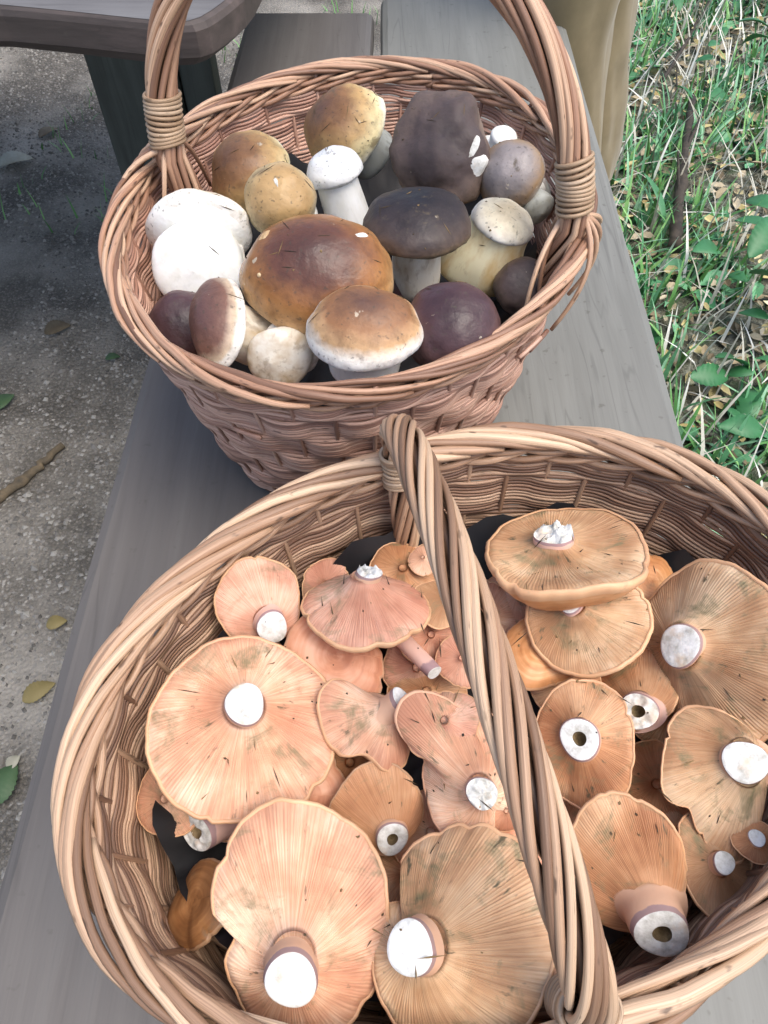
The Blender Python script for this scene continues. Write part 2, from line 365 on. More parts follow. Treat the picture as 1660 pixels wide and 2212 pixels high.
# ------------------------------------------------------------------ baskets
def make_basket(cx, cy, rot, a1, b1, h, taper, nst, wick, rod, label, hd, seed, row_r=.0016, rows_pitch=.0029, amp0=.0017, brd=(.0058, .0029), blk=12):
    rs = random.Random(seed); nr = np.random.default_rng(seed)
    mtx = Matrix.Translation((cx, cy, BENCH)) @ Matrix.Rotation(rot, 4, 'Z')
    bk = empty('wicker_basket', mtx, label, 'basket', 'oval wicker baskets on the bench')
    def ax(z):
        s = max(0, min(1.05, z/h)); k = taper+(1-taper)*s**.85
        return a1*k, b1*k
    def wall(th, z, off=0.0):
        a, b = ax(z); c, s = np.cos(th), np.sin(th)
        n = np.stack([b*c, a*s], -1); n = n/np.linalg.norm(n, axis=-1)[..., None]
        p = np.stack([a*c, b*s], -1)+n*np.asarray(off)[..., None]
        return p
    # angles spaced evenly along the perimeter
    tt = np.linspace(0, 2*np.pi, 2001); pp = np.stack([a1*np.cos(tt), b1*np.sin(tt)], 1)
    L = np.r_[0, np.cumsum(np.linalg.norm(np.diff(pp, axis=0), axis=1))]; L /= L[-1]
    def ang(u): return np.interp(np.mod(u, 1.0), L, tt)+2*np.pi*np.floor(u)
    zb = .012
    # base
    Vb = [(0, 0, .006)]; nb = 64
    for q in (.35, .7, 1.0):
        w_ = wall(np.linspace(0, 2*np.pi, nb, endpoint=False), zb, 0)*q
        Vb += [(x, y, .006+.0) for x, y in w_]
    Fb = [(0, 1+i, 1+(i+1) % nb) for i in range(nb)]
    for k in range(2): Fb += [(1+k*nb+i, 1+(k+1)*nb+i, 1+(k+1)*nb+(i+1) % nb, 1+k*nb+(i+1) % nb) for i in range(nb)]
    mesh_obj('base', Vb, Fb, wick, bk)
    # stakes
    zs = np.linspace(zb-.006, h-.004, 9)
    for k in range(nst):
        th = float(ang(np.array(k/nst)))
        P = np.array([[*wall(np.array(th), z), z] for z in zs])
        tube_obj('stake', P, .0018, wick, bk, 5)
    # rows of weaving, in front of one stake and behind the next; the phase swaps in blocks
    nseg = nst*6; u = np.arange(nseg)/nseg; th = ang(u)
    z = zb; j = 0; ztop = h-.019
    while z < ztop:
        ph = math.pi*((j//blk) % 2)+.02*j
        amp = amp0*(1+.15*rs.random())*(.3 if j % blk in (0, blk-1) else 1)
        car = np.cos(np.pi*nst*u+ph); car = np.sign(car)*np.abs(car)**.7
        jit = .0007*np.array([noise.noise(Vector((x*nst*.6, j*3.1, seed))) for x in u])
        zz = z+.0010*np.array([noise.noise(Vector((math.cos(6.283*x)*6, math.sin(6.283*x)*6, j*2.3+seed))) for x in u])
        pts = np.concatenate([wall(th, z, car*amp+jit), zz[:, None]], 1)
        rr = row_r*(1+.16*np.array([noise.noise(Vector((x*13, j*5.7, seed+4))) for x in u]))
        tube_obj('weaver', pts, rr, wick, bk, 5, closed=True)
        z += rows_pitch*(1+.05*rs.uniform(-1, 1)); j += 1
    # waling below the border: three thick strands twisting over each other
    for w in range(2):
        zc = ztop+.002+w*.0062
        for s in range(3):
            ph = 2*math.pi*s/3+w
            ww = np.cos(2*np.pi*nst/3*u+ph); w2 = np.sin(2*np.pi*nst/3*u+ph)
            pts = np.concatenate([wall(th, zc, ww*.0044), (zc+w2*.0024)[:, None]], 1)
            tube_obj('wale_strand', pts, .0023*(1+.15*nr.uniform(-1, 1)), rod, bk, 6, closed=True)
    # border: each stake bends down and runs along the rim, from the inside over the top to the outside
    span = 6.0/nst; nb_ = nst
    for k in range(nb_):
        u0 = k/nb_+.009*rs.uniform(-1, 1); n = 26
        t = np.linspace(0, 1, n)
        psi = np.radians(205)-(np.radians(205)-np.radians(-38))*t
        rho = brd[0]*(1+.32*rs.uniform(-1, 1))
        tha = ang(u0+span*t*(1+.08*rs.uniform(-1, 1)))
        off_ = rho*np.cos(psi)*1.2; zc = h-.005+rho*np.sin(psi)
        pts = np.concatenate([wall(tha, h, off_), zc[:, None]], 1)
        r0 = brd[1]*(1+.26*rs.uniform(-1, 1))
        rr = r0*np.clip(np.minimum(1.0, .62+t*3), 0, 1)*(1-.45*np.clip((t-.6)/.4, 0, 1)**1.5)
        kn = rs.random()*6; rr = rr*(1+.12*np.array([noise.noise(Vector((q_*9+kn, k*1.3, 2))) for q_ in t])); pts = pts+.0009*np.array([[noise.noise(Vector((q_*7, k*2.1, c_*9.0))) for c_ in range(3)] for q_ in t])
        tube_obj('border_rod', pts, rr, rod, bk, 7, ref=(0, 0, 1))
    # short trimmed ends sticking out of the weave
    for k in range(26):
        u0 = rs.random(); zc = rs.uniform(h*.25, h-.03); sgn = rs.choice((-1, 1))
        t = np.linspace(0, 1, 5); tha = ang(u0+t*.02)
        pts = np.concatenate([wall(tha, zc, sgn*(.005+.0035*t)), (zc+.004*t)[:, None]], 1)
        tube_obj('trimmed_end', pts, .0019, wick, bk, 5)
    # handle
    A = np.array(mtx.inverted() @ Vector(hd['a'])); B = np.array(mtx.inverted() @ Vector(hd['b'])); lean = np.array(hd['lean'])
    lean = np.array((Matrix.Rotation(-rot, 3, 'Z') @ Vector(lean)))
    mid = (A+B)/2; half = (A-B)/2
    n = 120; t = np.linspace(0, math.pi, n)
    pw = hd.get('pw', .8)
    cs = np.sign(np.cos(t))*np.abs(np.cos(t))**pw; sn = np.sin(t)**pw
    Cn = mid+half*cs[:, None]+np.outer(sn, np.array([0, 0, hd['h']])+lean)
    # straight legs pushed down into the wall
    dn = np.linspace(.075, .004, 12)
    def legdown(E):
        q = E.copy(); a_, b_ = ax(h); inn = np.array([q[0]/a_**2, q[1]/b_**2, 0]); inn /= np.linalg.norm(inn)
        return np.array([q-inn*d*.28-np.array([0, 0, d]) for d in dn])
    full = np.concatenate([legdown(Cn[0]), Cn, legdown(Cn[-1])[::-1]])
    T = np.gradient(full, axis=0); T /= np.linalg.norm(T, axis=1)[:, None]
    plane = np.cross(half/np.linalg.norm(half), np.array([0, 0, 1.])); plane /= np.linalg.norm(plane)
    S = plane-(T@plane)[:, None]*T; S /= np.linalg.norm(S, axis=1)[:, None]; Bn = np.cross(T, S)
    Lh = np.r_[0, np.cumsum(np.linalg.norm(np.diff(full, axis=0), axis=1))]; Ln = Lh/Lh[-1]
    tube_obj('handle_core', full, hd['rh']*.62, M['core'], bk, 8, ref=S)
    ns = hd['n']
    for k in range(ns):
        al = 2*math.pi*k/ns+hd['twist']*2*math.pi*Ln+.12*np.sin(5*Ln+k*2.1)
        rr = hd['rr']*(1+.14*rs.uniform(-1, 1))*np.ones(len(full))
        pts = full+hd['rh']*((hd.get('wide', 1.15)*np.cos(al))[:, None]*S+np.sin(al)[:, None]*Bn)
        tube_obj('handle_strand', pts, rr, rod, bk, 8, ref=S)
    # cane bindings, turn by turn, and strands splaying into the border
    i0, i1 = hd['bind']
    for side in (0, 1):
        nt = hd.get('turns', 12)
        for w in range(nt):
            d = .075+i0+(i1-i0)*w/(nt-1)
            lpos = d if side == 0 else Lh[-1]-d
            c_ = np.array([np.interp(lpos, Lh, full[:, q]) for q in range(3)])
            s_ = np.array([np.interp(lpos, Lh, S[:, q]) for q in range(3)]); b_ = np.array([np.interp(lpos, Lh, Bn[:, q]) for q in range(3)])
            tg = np.cross(s_, b_); q = np.linspace(0, 2*np.pi, 28, endpoint=False)
            ro = hd['rh']+hd['rr']*.95+.0008
            tilt = .0012*np.sin(q+w*.7)
            pts = c_+ro*(hd.get('wide', 1.15)*.99*np.cos(q))[:, None]*s_+ro*np.sin(q)[:, None]*b_+tilt[:, None]*tg
            tube_obj('binding_turn', pts, (i1-i0)/nt*.54, M['cane'], bk, 6, closed=True)
        E = full[11] if side == 0 else full[-12]
        th0 = math.atan2(E[1]/b1, E[0]/a1)
        for q in range(8):
            f = (q-3.5)/3.5; out_ = 1 if q % 2 or not hd.get('inner', True) else -1
            tt_ = np.linspace(0, 1, 14)
            start = np.array([np.interp(.075+i0 if side == 0 else Lh[-1]-.075-i0, Lh, full[:, c]) for c in range(3)])
            a_e = th0+f*.30*math.hypot(math.cos(th0)*b1/.19, math.sin(th0)*a1/.19)**-.5
            zz_ = h-.060+.012*rs.random()
            endp = np.array([*wall(np.array(a_e), zz_, out_*.010), zz_])
            midp = np.array([*wall(np.array(th0+(a_e-th0)*.55), h, out_*.021), h+.004])
            st = start+ (S[11 if side == 0 else -12]*f*hd['rh']*1.1)
            pts = ((1-tt_)**2)[:, None]*st+(2*tt_*(1-tt_))[:, None]*midp+(tt_**2)[:, None]*endp
            pts[:, :2] += (out_*.004*np.sin(np.pi*tt_))[:, None]*np.array([math.cos(th0), math.sin(th0)])
            tube_obj('splayed_strand', pts, hd['rr']*.82*(1-.3*tt_), rod, bk, 7, ref=(math.cos(th0+1.57), math.sin(th0+1.57), 0))
    return bk, mtx, wall

def make_liner(mtx, wall, z_edge, z_mid, label, seed):
    nr_, na = 14, 96; Vv = []; Fv = []
    for i in range(nr_+1):
        q = i/nr_
        for j in range(na):
            th = 2*math.pi*j/na
            w = wall(np.array(th), z_edge, np.array(-.012))
            cr = .010*noise.noise(Vector((math.cos(th)*5*q+seed, math.sin(th)*5*q, 1.3)))+.006*noise.noise(Vector((math.cos(th)*14*q+seed, math.sin(th)*14*q, 4.3)))
            lip = .022*max(0, (q-.86)/.14)*(1+.5*math.sin(th*9)+.4*math.sin(th*23))
            z = z_mid+(z_edge-z_mid)*q**2+cr*(1 if q < .93 else .5)+lip
            Vv.append((w[0]*q, w[1]*q, z))
    for i in range(nr_):
        for j in range(na): Fv.append((i*na+j, (i+1)*na+j, (i+1)*na+(j+1) % na, i*na+(j+1) % na))
    o = mesh_obj('plastic_liner', Vv, Fv, M['liner']); o.matrix_world = mtx
    tag(o, label, 'liner', 'black plastic liners in the baskets')
    return o

RZ, FZ = .22, .19
ra = pix(372, 345, RZ); rb = pix(1238, 490, RZ)
bk_r, mx_r, wall_r = make_basket(-.022, .540, R_(72), .229-.007, .185-.004, RZ-.004, .74, 44, M['wick_r'], M['rod_r'],
    'tall oval wicker basket filled with brown and white porcini', dict(a=rb, b=ra, lean=(-.01, .045, 0), h=.17, pw=.92, rh=.0090, rr=.0028, n=11, twist=1.9, bind=(.016, .050), turns=11, wide=1.3), 3, row_r=.0017, rows_pitch=.0031, amp0=.0025, brd=(.0050, .0026), blk=9)
fa = pix(1272, 2185, FZ+.0); fb = pix(866, 990, FZ+.0)
bk_f, mx_f, wall_f = make_basket(.0525, .1455, R_(23), .223-.011, .160-.005, FZ-.004, .82, 42, M['wick_f'], M['rod_f'],
    'oval wicker basket heaped with orange milk cap mushrooms', dict(a=fa, b=fb, lean=(-.012, 0, 0), h=.085, pw=.85, rh=.0068, rr=.0021, n=11, twist=2.8, bind=(-.016, .010), turns=10, wide=1.25, inner=False), 5)
make_liner(mx_r, wall_r, .120, .100, 'black plastic lining under the porcini in the tall basket', 2)
make_liner(mx_f, wall_f, .105, .085, 'black plastic lining under the orange milk caps', 8)

# ------------------------------------------------------------------ mushrooms
def frame_at(p, a, spin=0.0):
    t = (CAM-p).normalized(); r = (RT-RT.dot(t)*t).normalized(); u = t.cross(r)
    zax = (r*a[0]+u*a[1]+t*a[2]).normalized()
    x = (r-r.dot(zax)*zax)
    if x.length < .2: x = (u-u.dot(zax)*zax)
    x.normalize(); y = zax.cross(x)
    m = Matrix((x, y, zax)).transposed()
    m = m @ Matrix.Rotation(spin, 3, 'Z')
    m4 = m.to_4x4(); m4.translation = p
    return m4
def sstep(a, b, x):
    t = np.clip((x-a)/(b-a), 0, 1); return t*t*(3-2*t)

def milk_cap(px, py, z, rp, axis, label, rs=.22, L=.30, cone=.22, off=(0, 0), seed=1, wav=.05, notch=(), hole=False, dome=.28,
             curl=0.0, thick=1.0, ecc=(0, 0), stretch=(1, 1), spin=0.0, gill='gill_a', top='ctop', stem='mstem', ngill=140, zwave=.05, cut=True, stem_r2=None, ragged=0.0):
    p = pix(px, py, z); R = rp/F_PX*depth(p)
    root = empty('milk_cap_mushroom', frame_at(p, axis, spin), label, 'mushroom', 'milk caps in the front basket')
    rg = np.random.default_rng(seed)
    am = rg.uniform(-1, 1, 5)*wav*1.5*np.array([.7, 1, .7, .5, .4]); ph = rg.uniform(0, 6.28, 5); zp = rg.uniform(0, 6.28, 4); za = rg.uniform(-1, 1, 4)*zwave*1.7*np.array([1, 1, .7, .5])
    def rad(f):
        r = 1+sum(am[i]*np.cos((i+1)*f+ph[i]) for i in range(5))
        r = r+.006*np.sin(13*f+hp[1])+.004*np.sin(29*f+hp[2])
        for (fa_, dp, wd) in list(notch)+chips:
            d = np.angle(np.exp(1j*(f-fa_))); r = r-dp*np.exp(-(d/wd)**2)
        return r
    chips = [(rg.uniform(0, 6.28), rg.uniform(.02, .07), rg.uniform(.03, .09)) for _ in range(4)]; hp = rg.uniform(0, 6.28, 3)
    def zw(f): return .010*np.sin(9*f+hp[0])+sum(za[i]*np.cos((i+1)*f+zp[i]) for i in range(4))
    t0 = rs*.92
    def zg(t, f):
        zz = cone*(1-t)+curl*t**3+.13*np.exp(-(t-t0)/.10)+zw(f)*t**2-.045*sstep(.90, 1.0, t)*1.0
        return zz
    def xyz(t, f, zz):
        r = t*(1+(rad(f)-1)*sstep(min(t0, .5), .95, t))
        e = 1-np.clip((t-t0)/(1-t0), 0, 1)**1.4
        return np.stack([R*(r*np.cos(f)*stretch[0]+ecc[0]*e), R*(r*np.sin(f)*stretch[1]+ecc[1]*e), R*zz], -1)
    def xyz_c(t, f, zz):
        r = t*(1+(rad(f)-1)*sstep(min(t0, .5), .95, t))
        return np.stack([R*r*np.cos(f)*stretch[0], R*r*np.sin(f)*stretch[1], R*zz], -1)
    if L is None: t0 = .10
    # gills: radial ridges, real relief
    na = ngill*3; f = np.linspace(0, 2*np.pi, na, endpoint=False); ts = t0+(.995-t0)*np.array([0, .05, .12, .25, .40, .55, .69, .80, .89, .95, 1.0])
    T_, F_ = np.meshgrid(ts, f, indexing='ij')
    rid = np.cos(ngill*F_+1.2*np.sin(3*F_+seed)+.8*np.sin(7*F_))
    dep = .011*sstep(t0, t0+.12, T_)*(1-T_**14)
    Vg = xyz(T_, F_, zg(T_, F_)+dep*rid).reshape(-1, 3)
    uvg = np.stack([F_/(2*np.pi), T_], -1).reshape(-1, 2)
    nt = len(ts); Fg = [(i*na+j, (i+1)*na+j, (i+1)*na+(j+1) % na, i*na+(j+1) % na) for i in range(nt-1) for j in range(na)]
    if not hole: Fg.append(tuple(range(na))[::-1])
    mesh_obj('gills', Vg, Fg, M[gill], root, uvg)
    # cap skin: rolled margin then the back
    na2 = 96; f2 = np.linspace(0, 2*np.pi, na2, endpoint=False)
    ze = zg(np.ones(na2), f2)
    prof = [(.975, .012), (.992, .022), (1.010, .016), (1.020, -.006), (1.018, -.035), (1.0, -.070), (.95, -.115), (.85, -.115-dome*.30), (.7, -.115-dome*.58), (.5, -.115-dome*.85), (.3, -.115-dome*.95), (.1, -.115-dome*.93), (.0, -.115-dome*.92)]
    Vc = []; uvc = []
    for (t, dz) in prof:
        if dz < 0: dz = dz*thick; t = t+(.02*(thick-1) if t > .9 else 0)
        k = sstep(0, .9, np.full(na2, t))
        Vc.append(xyz_c(np.full(na2, t), f2, ze*k+(cone*(1-t)*.0)+dz)); uvc.append(np.stack([f2/6.283, np.full(na2, t)], 1))
    Vc = np.concatenate(Vc); uvc = np.concatenate(uvc)
    Fk = [(i*na2+j, (i+1)*na2+j, (i+1)*na2+(j+1) % na2, i*na2+(j+1) % na2) for i in range(len(prof)-1) for j in range(na2)]
    mesh_obj('cap', Vc, Fk, M[top], root, uvc)
    if L is None: return root
    # stem with its cut end
    ns = 40; fs = np.linspace(0, 2*np.pi, ns, endpoint=False)
    zbase = cone*(1-t0)+.03; zend = zbase+max(L, .15); r2 = (stem_r2 or rs)
    Vs = []; uvs = []; vv = np.linspace(0, 1, 9)
    wob = 1+.05*np.cos(2*fs+ph[0])+.035*np.cos(3*fs+ph[1])
    def cen(v): return np.array([(ecc[0]+off[0]*v**1.3)*R, (ecc[1]+off[1]*v**1.3)*R])
    # the cut plane is square to the leaning stem
    lean = Vector((off[0]*.6, off[1]*.6, L+.25)).normalized()
    for v in vv:
        rr = (rs+(r2-rs)*v)*(1+.38*(1-v)**4)*(1+.02*math.sin(v*9+seed))
        if v == 1: rr *= .95
        zc = zbase-.12+(zend-zbase+.12)*v
        c = cen(v); dx = rr*wob*np.cos(fs)*R; dy = rr*wob*np.sin(fs)*R
        zt = -(dx*lean.x+dy*lean.y)/max(.3, lean.z)*v
        Vs.append(np.stack([c[0]+dx, c[1]+dy, zc*R+zt], 1)); uvs.append(np.stack([fs/6.283, np.full(ns, v)], 1))
    nrow = len(vv)
    Fs_ = [(i*ns+j, i*ns+(j+1) % ns, (i+1)*ns+(j+1) % ns, (i+1)*ns+j) for i in range(nrow-1) for j in range(ns)]
    st = mesh_obj('stem', np.concatenate(Vs), Fs_, M[stem], root, np.concatenate(uvs))
    # cut face (slightly domed and torn), with the hollow where there is one
    ring = Vs[-1]; c = ring.mean(0); Vf = []; Ff = []
    qs = [1.0, .93, .86, .72, .55, .36] if hole else [1.0, .93, .86, .68, .45, .2]
    nrm = np.array([lean.x, lean.y, lean.z])
    for qi, q in enumerate(qs):
        for j in range(ns):
            pq = c+(ring[j]-c)*q
            hgt = (0.0 if qi == 0 else .010+.02*(1-q*q)) + (ragged+.012)*noise.noise(Vector((math.cos(fs[j])*q*3.5+seed, math.sin(fs[j])*q*3.5, seed*.7)))*(qi > 0)
            if hole and qi == len(qs)-1: hgt -= .02
            Vf.append(pq+nrm*hgt*R)
    nq = len(qs)
    Ff = [(i*ns+j, i*ns+(j+1) % ns, (i+1)*ns+(j+1) % ns, (i+1)*ns+j) for i in range(nq-1) for j in range(ns)]
    if not hole:
        Vf.append(c+nrm*.03*R); Ff += [((nq-1)*ns+j, (nq-1)*ns+(j+1) % ns, len(Vf)-1) for j in range(ns)]
    mesh_obj('cut_face', Vf, Ff, M['flesh'], st)
    if hole:
        Vh = []
        for q, dz in ((.37, -.012), (.33, -.10), (.22, -.22), (.0, -.26)):
            for j in range(ns): Vh.append(c+(ring[j]-c)*q*(1+.12*noise.noise(Vector((j*.5, q*9, seed))))+nrm*dz*R)
        Fh = [(i*ns+j, i*ns+(j+1) % ns, (i+1)*ns+(j+1) % ns, (i+1)*ns+j) for i in range(3) for j in range(ns)]
        mesh_obj('hollow', Vh, Fh, M['hollow'], st)
    return root

def milk_top(px, py, z, rp, axis, label, **k):
    """a milk cap lying with its skin up"""
    k.setdefault('top', 'ctop_p'); k.setdefault('L', .4); k.setdefault('dome', .22)
    return milk_cap(px, py, z, rp, (-axis[0], -axis[1], -axis[2]), label, **k)

PI = math.pi
milk_cap(525, 1570, .158, 200, (.03, .17, .98), 'broad flat peach milk cap with round bright white cut stem at its centre', rs=.225, L=.02, cone=.12, seed=3, wav=.025, off=(0, .02), gill='gill_a', zwave=.02, ngill=150, ecc=(0, .17))
milk_cap(560, 1297, .150, 95, (.12, -.18, .97), 'small pale milk cap with short pink stem beside the basket wall', rs=.36, L=.30, cone=.12, seed=5, wav=.04, off=(.06, -.12), gill='gill_p', stem='mstem_p', curl=.08, ecc=(.20, -.42))
milk_cap(788, 1308, .150, 138, (-.04, .83, .55), 'cone shaped pink milk cap with torn white stem on its peak', rs=.20, L=.10, cone=.52, seed=9, wav=.03, off=(.1, .0), gill='gill_p', zwave=.03, ragged=.08, dome=.10)
milk_top(722, 1425, .128, 112, (.15, .25, .95), 'pink cap lying skin up between the broad peach cap and the cone', seed=12, wav=.04)
milk_cap(868, 1240, .128, 80, (.1, .5, .85), 'orange milk cap half hidden behind the cone shaped one', L=None, seed=13, gill='gill_b')
milk_cap(917, 1207, .140, 36, (-.2, .3, .92), 'tiny peach button milk cap by the handle under the back wall', rs=.3, L=None, seed=15, ngill=48, gill='gill_a')
milk_cap(965, 1298, .138, 66, (.2, .5, .85), 'yellowish milk cap tucked behind the basket handle', rs=.25, L=None, seed=17, gill='gill_c', wav=.1)
milk_cap(1215, 1197, .165, 172, (.02, .82, .57), 'wide ochre milk cap with torn pink stem splinter and stained gills', rs=.21, L=.12, cone=.05, seed=21, wav=.04, off=(0, 0), gill='gill_c', curl=.14, thick=1.5, ragged=.14, dome=.34, stem='mstem_p', stem_r2=.25, ecc=(-.10, .12))
milk_cap(1268, 1335, .150, 130, (-.08, .42, .90), 'shallow orange milk cap cupped below the wide ochre one', rs=.20, L=.18, cone=.06, seed=24, wav=.04, off=(-.05, .02), gill='gill_c', curl=.14, thick=1.6, dome=.3, stem='mstem_p', ecc=(-.18, .16))
milk_cap(1540, 1405, .160, 172, (-.40, .06, .91), 'tall oval ochre milk cap with big white stem cut by the basket side', rs=.28, L=.0, cone=.16, seed=27, wav=.05, off=(0, 0), gill='gill_c', stretch=(.95, 1.12), spin=R_(14), zwave=.04, ecc=(-.26, .12))
milk_top(1398, 1262, .130, 75, (.5, .4, .75), 'orange cap skin showing between the wide ochre and tall oval milk caps', seed=29, top='ctop')
milk_cap(1365, 1480, .128, 95, (-.2, .35, .9), 'ridged peach milk cap with frayed hollow white stem end poking out', rs=.40, L=.35, cone=.2, seed=31, off=(.05, -.2), hole=True, gill='gill_b', ragged=.05, stem='mstem_p', ecc=(.15, -.60))
milk_cap(1262, 1605, .146, 122, (-.10, .08, .98), 'round orange milk cap with hollow white stem ring beside the handle', rs=.36, L=.06, cone=.14, seed=33, wav=.04, off=(0, 0), hole=True, gill='gill_b', stretch=(.88, 1.12), top='ctop', ecc=(-.04, .05))
milk_top(1165, 1412, .132, 82, (.1, .3, .95), 'smooth orange cap skin beside the handle under the cupped milk cap', seed=35, top='ctop')
milk_cap(812, 1560, .142, 104, (.55, .50, .62), 'torn trumpet shaped pale milk cap lying on its side', rs=.26, L=.45, cone=.5, seed=37, wav=.16, off=(.05, .05), gill='gill_a', zwave=.16, notch=((PI*1.45, .3, .3),), cut=True, curl=-.1)
milk_cap(995, 1642, .152, 138, (.08, -.05, .99), 'lobed wrinkled peach milk cap with ragged white stem scar', rs=.24, L=.04, cone=.22, seed=43, wav=.13, off=(.02, -.04), gill='gill_a', zwave=.14, ragged=.10, stretch=(.92, 1.06), top='ctop_p', ecc=(.26, -.42), notch=((PI*.98, .34, .30), (PI*1.72, .30, .16), (PI*.35, .25, .2)))
milk_cap(962, 1560, .160, 80, (-.05, .25, .96), 'rounded pale cap overlapping the top of the lobed wrinkled one', rs=.22, L=None, cone=.1, seed=44, wav=.08, gill='gill_p', ngill=90, zwave=.1, curl=-.12)
milk_cap(1092, 1748, .146, 52, (.25, -.25, .93), 'small folded lobe of milk cap beside the ragged stem scar', rs=.22, L=None, cone=.1, seed=45, wav=.1, gill='gill_a', ngill=80, zwave=.12, curl=-.15)
milk_cap(1000, 1425, .136, 58, (-.1, .2, .97), 'small round pink milk cap beside the handle above the lobed one', rs=.25, L=None, seed=47, gill='gill_p', ngill=60)
milk_cap(930, 1375, .124, 66, (.1, .2, .97), 'dull pink milk cap deep between small mushrooms near the handle', rs=.3, L=None, seed=49, gill='gill_p', off=(.2, .2), stem='mstem_p')
milk_cap(842, 1352, .130, 42, (.52, -.62, .55), 'little milk cap with long slender pink stem lying across the others', rs=.42, L=3.6, cone=.2, seed=51, off=(.2, .1), stem='mstem_p', gill='gill_p', ngill=48)
milk_cap(812, 1742, .132, 98, (.08, -.32, .94), 'brown orange milk cap with hollow white stem ring between bigger caps', rs=.37, L=.15, cone=.2, seed=53, off=(.04, -.08), hole=True, gill='gill_b', top='ctop_b', ecc=(.30, -.52))
milk_cap(368, 1722, .132, 84, (-.45, -.12, .88), 'ribbed tan milk cap squeezed against the basket wall', rs=.25, L=None, cone=.2, seed=55, gill='gill_a', off=(0, 0))
milk_top(655, 1712, .122, 95, (.1, -.2, .95), 'pink cap skin showing under the broad flat peach cap', seed=57)
milk_cap(480, 1758, .120, 58, (-.55, -.30, .78), 'milk cap with torn horseshoe of white hollow stem', rs=.78, L=1.0, cone=.1, seed=59, off=(-.35, -.38), hole=True, stem='mstem_p', gill='gill_p', ragged=.16)
milk_top(442, 1952, .122, 92, (-.75, .15, .62), 'brown cap standing on edge against the black lining', seed=61, top='ctop_b')
milk_cap(650, 1975, .160, 212, (.0, -.14, .99), 'large cracked peach milk cap with notched edge and thick white cut stem', rs=.245, L=.30, cone=.24, seed=63, wav=.05, off=(.0, -.13), gill='gill_a', notch=((PI*1.07, .22, .16),), zwave=.08, stretch=(.94, 1.06), ngill=150, ecc=(-.06, -.34))
milk_cap(1000, 2010, .160, 206, (-.06, .0, .99), 'large folded tan milk cap with wide grey ringed stem cut', rs=.25, L=.28, cone=.26, seed=67, wav=.05, off=(-.14, -.02), gill='gill_c', zwave=.08, stretch=(.95, 1.08), ngill=150, ecc=(-.36, -.13), notch=((PI*.85, .46, .15),))
milk_cap(1355, 1868, .146, 138, (.10, -.42, .90), 'orange milk cap with long stem leaning down beside the handle foot', rs=.40, L=.50, cone=.25, seed=71, off=(.05, -.15), hole=True, gill='gill_b', stretch=(.92, 1.08), notch=(), ecc=(.25, -.55))
milk_cap(1545, 1680, .148, 128, (.14, .0, .98), 'two lobed tan milk cap with big grey white stem cut by the wall', rs=.36, L=.02, cone=.18, seed=73, wav=.08, off=(0, 0), gill='gill_c', notch=((PI*1.2, .22, .22),), zwave=.1, stretch=(.85, 1.15), ecc=(.46, .24))
milk_cap(1545, 1868, .136, 96, (.5, .1, .85), 'upright tan milk cap with pale rim below the two lobed one', rs=.25, L=.3, seed=75, gill='gill_c', stretch=(.9, 1.15), cone=.1)
milk_cap(1632, 1815, .146, 46, (.3, .3, .9), 'small orange milk cap with dark ring at the basket side', rs=.4, L=.15, seed=77, gill='gill_b')
milk_top(1130, 1835, .128, 82, (.1, .0, .99), 'mauve pink cap skin between the lobed milk cap and the handle', seed=79)
milk_top(1150, 1960, .122, 92, (.2, .0, .97), 'pink cap skin under the edge of the large folded milk cap', seed=81)
milk_cap(1180, 2020, .112, 50, (.5, -.3, .8), 'pale stem end beneath the large folded milk cap', rs=.5, L=.6, seed=83, gill='gill_a', ngill=48)
milk_cap(880, 1890, .110, 80, (.0, .2, .97), 'shaded orange milk cap in the gap between the two large ones', rs=.25, L=None, seed=85, gill='gill_b', ngill=90)
milk_cap(1420, 1700, .112, 95, (.0, .2, .97), 'shaded orange milk cap below the frayed hollow stem', rs=.25, L=None, seed=86, gill='gill_b', ngill=90)
milk_cap(920, 1500, .108, 90, (.1, .2, .97), 'shaded orange milk cap under the slender pink stem', rs=.25, L=None, seed=87, gill='gill_b', ngill=90)
milk_cap(1120, 1290, .118, 70, (.0, .4, .9), 'shaded peach milk cap under the wide ochre one by the handle', rs=.25, L=None, seed=88, gill='gill_a', ngill=90)

for (fx, fy, fz, fr, gl, lab) in ((755, 1650, .116, 88, 'gill_b', 'shaded cap deep between the broad peach cap and the brown orange ring'), (900, 1445, .112, 80, 'gill_p', 'shaded pink cap below the cone shaped milk cap'),
        (1050, 1335, .116, 78, 'gill_a', 'shaded cap below the handle beside the smooth orange skin'), (1225, 1480, .116, 75, 'gill_b', 'shaded cap between the cupped milk cap and the hollow ring one'),
        (1450, 1540, .114, 85, 'gill_c', 'shaded cap between the frayed stem and the two lobed milk cap'), (930, 1800, .114, 85, 'gill_a', 'shaded cap between the lobed clump and the large folded one'),
        (570, 1800, .112, 85, 'gill_b', 'shaded cap between the broad peach cap and the large cracked one'), (705, 1262, .120, 55, 'gill_p', 'shaded pink cap behind the cone shaped milk cap by the wall'),
        (1220, 1780, .114, 82, 'gill_b', 'shaded cap under the handle beside the hollow ring milk cap'), (1470, 1795, .116, 72, 'gill_c', 'shaded cap between the long stemmed and two lobed milk caps'),
        (555, 1425, .114, 66, 'gill_a', 'shaded cap behind the broad peach cap against the wall'), (1050, 1800, .116, 70, 'gill_p', 'shaded pink cap right under the lobed wrinkled clump'.replace(' right', ''))):
    milk_cap(fx, fy, fz, fr, (.05, .15, .98), lab, L=None, seed=int(fx), gill=gl, ngill=80, wav=.06, zwave=.06, cone=.12)

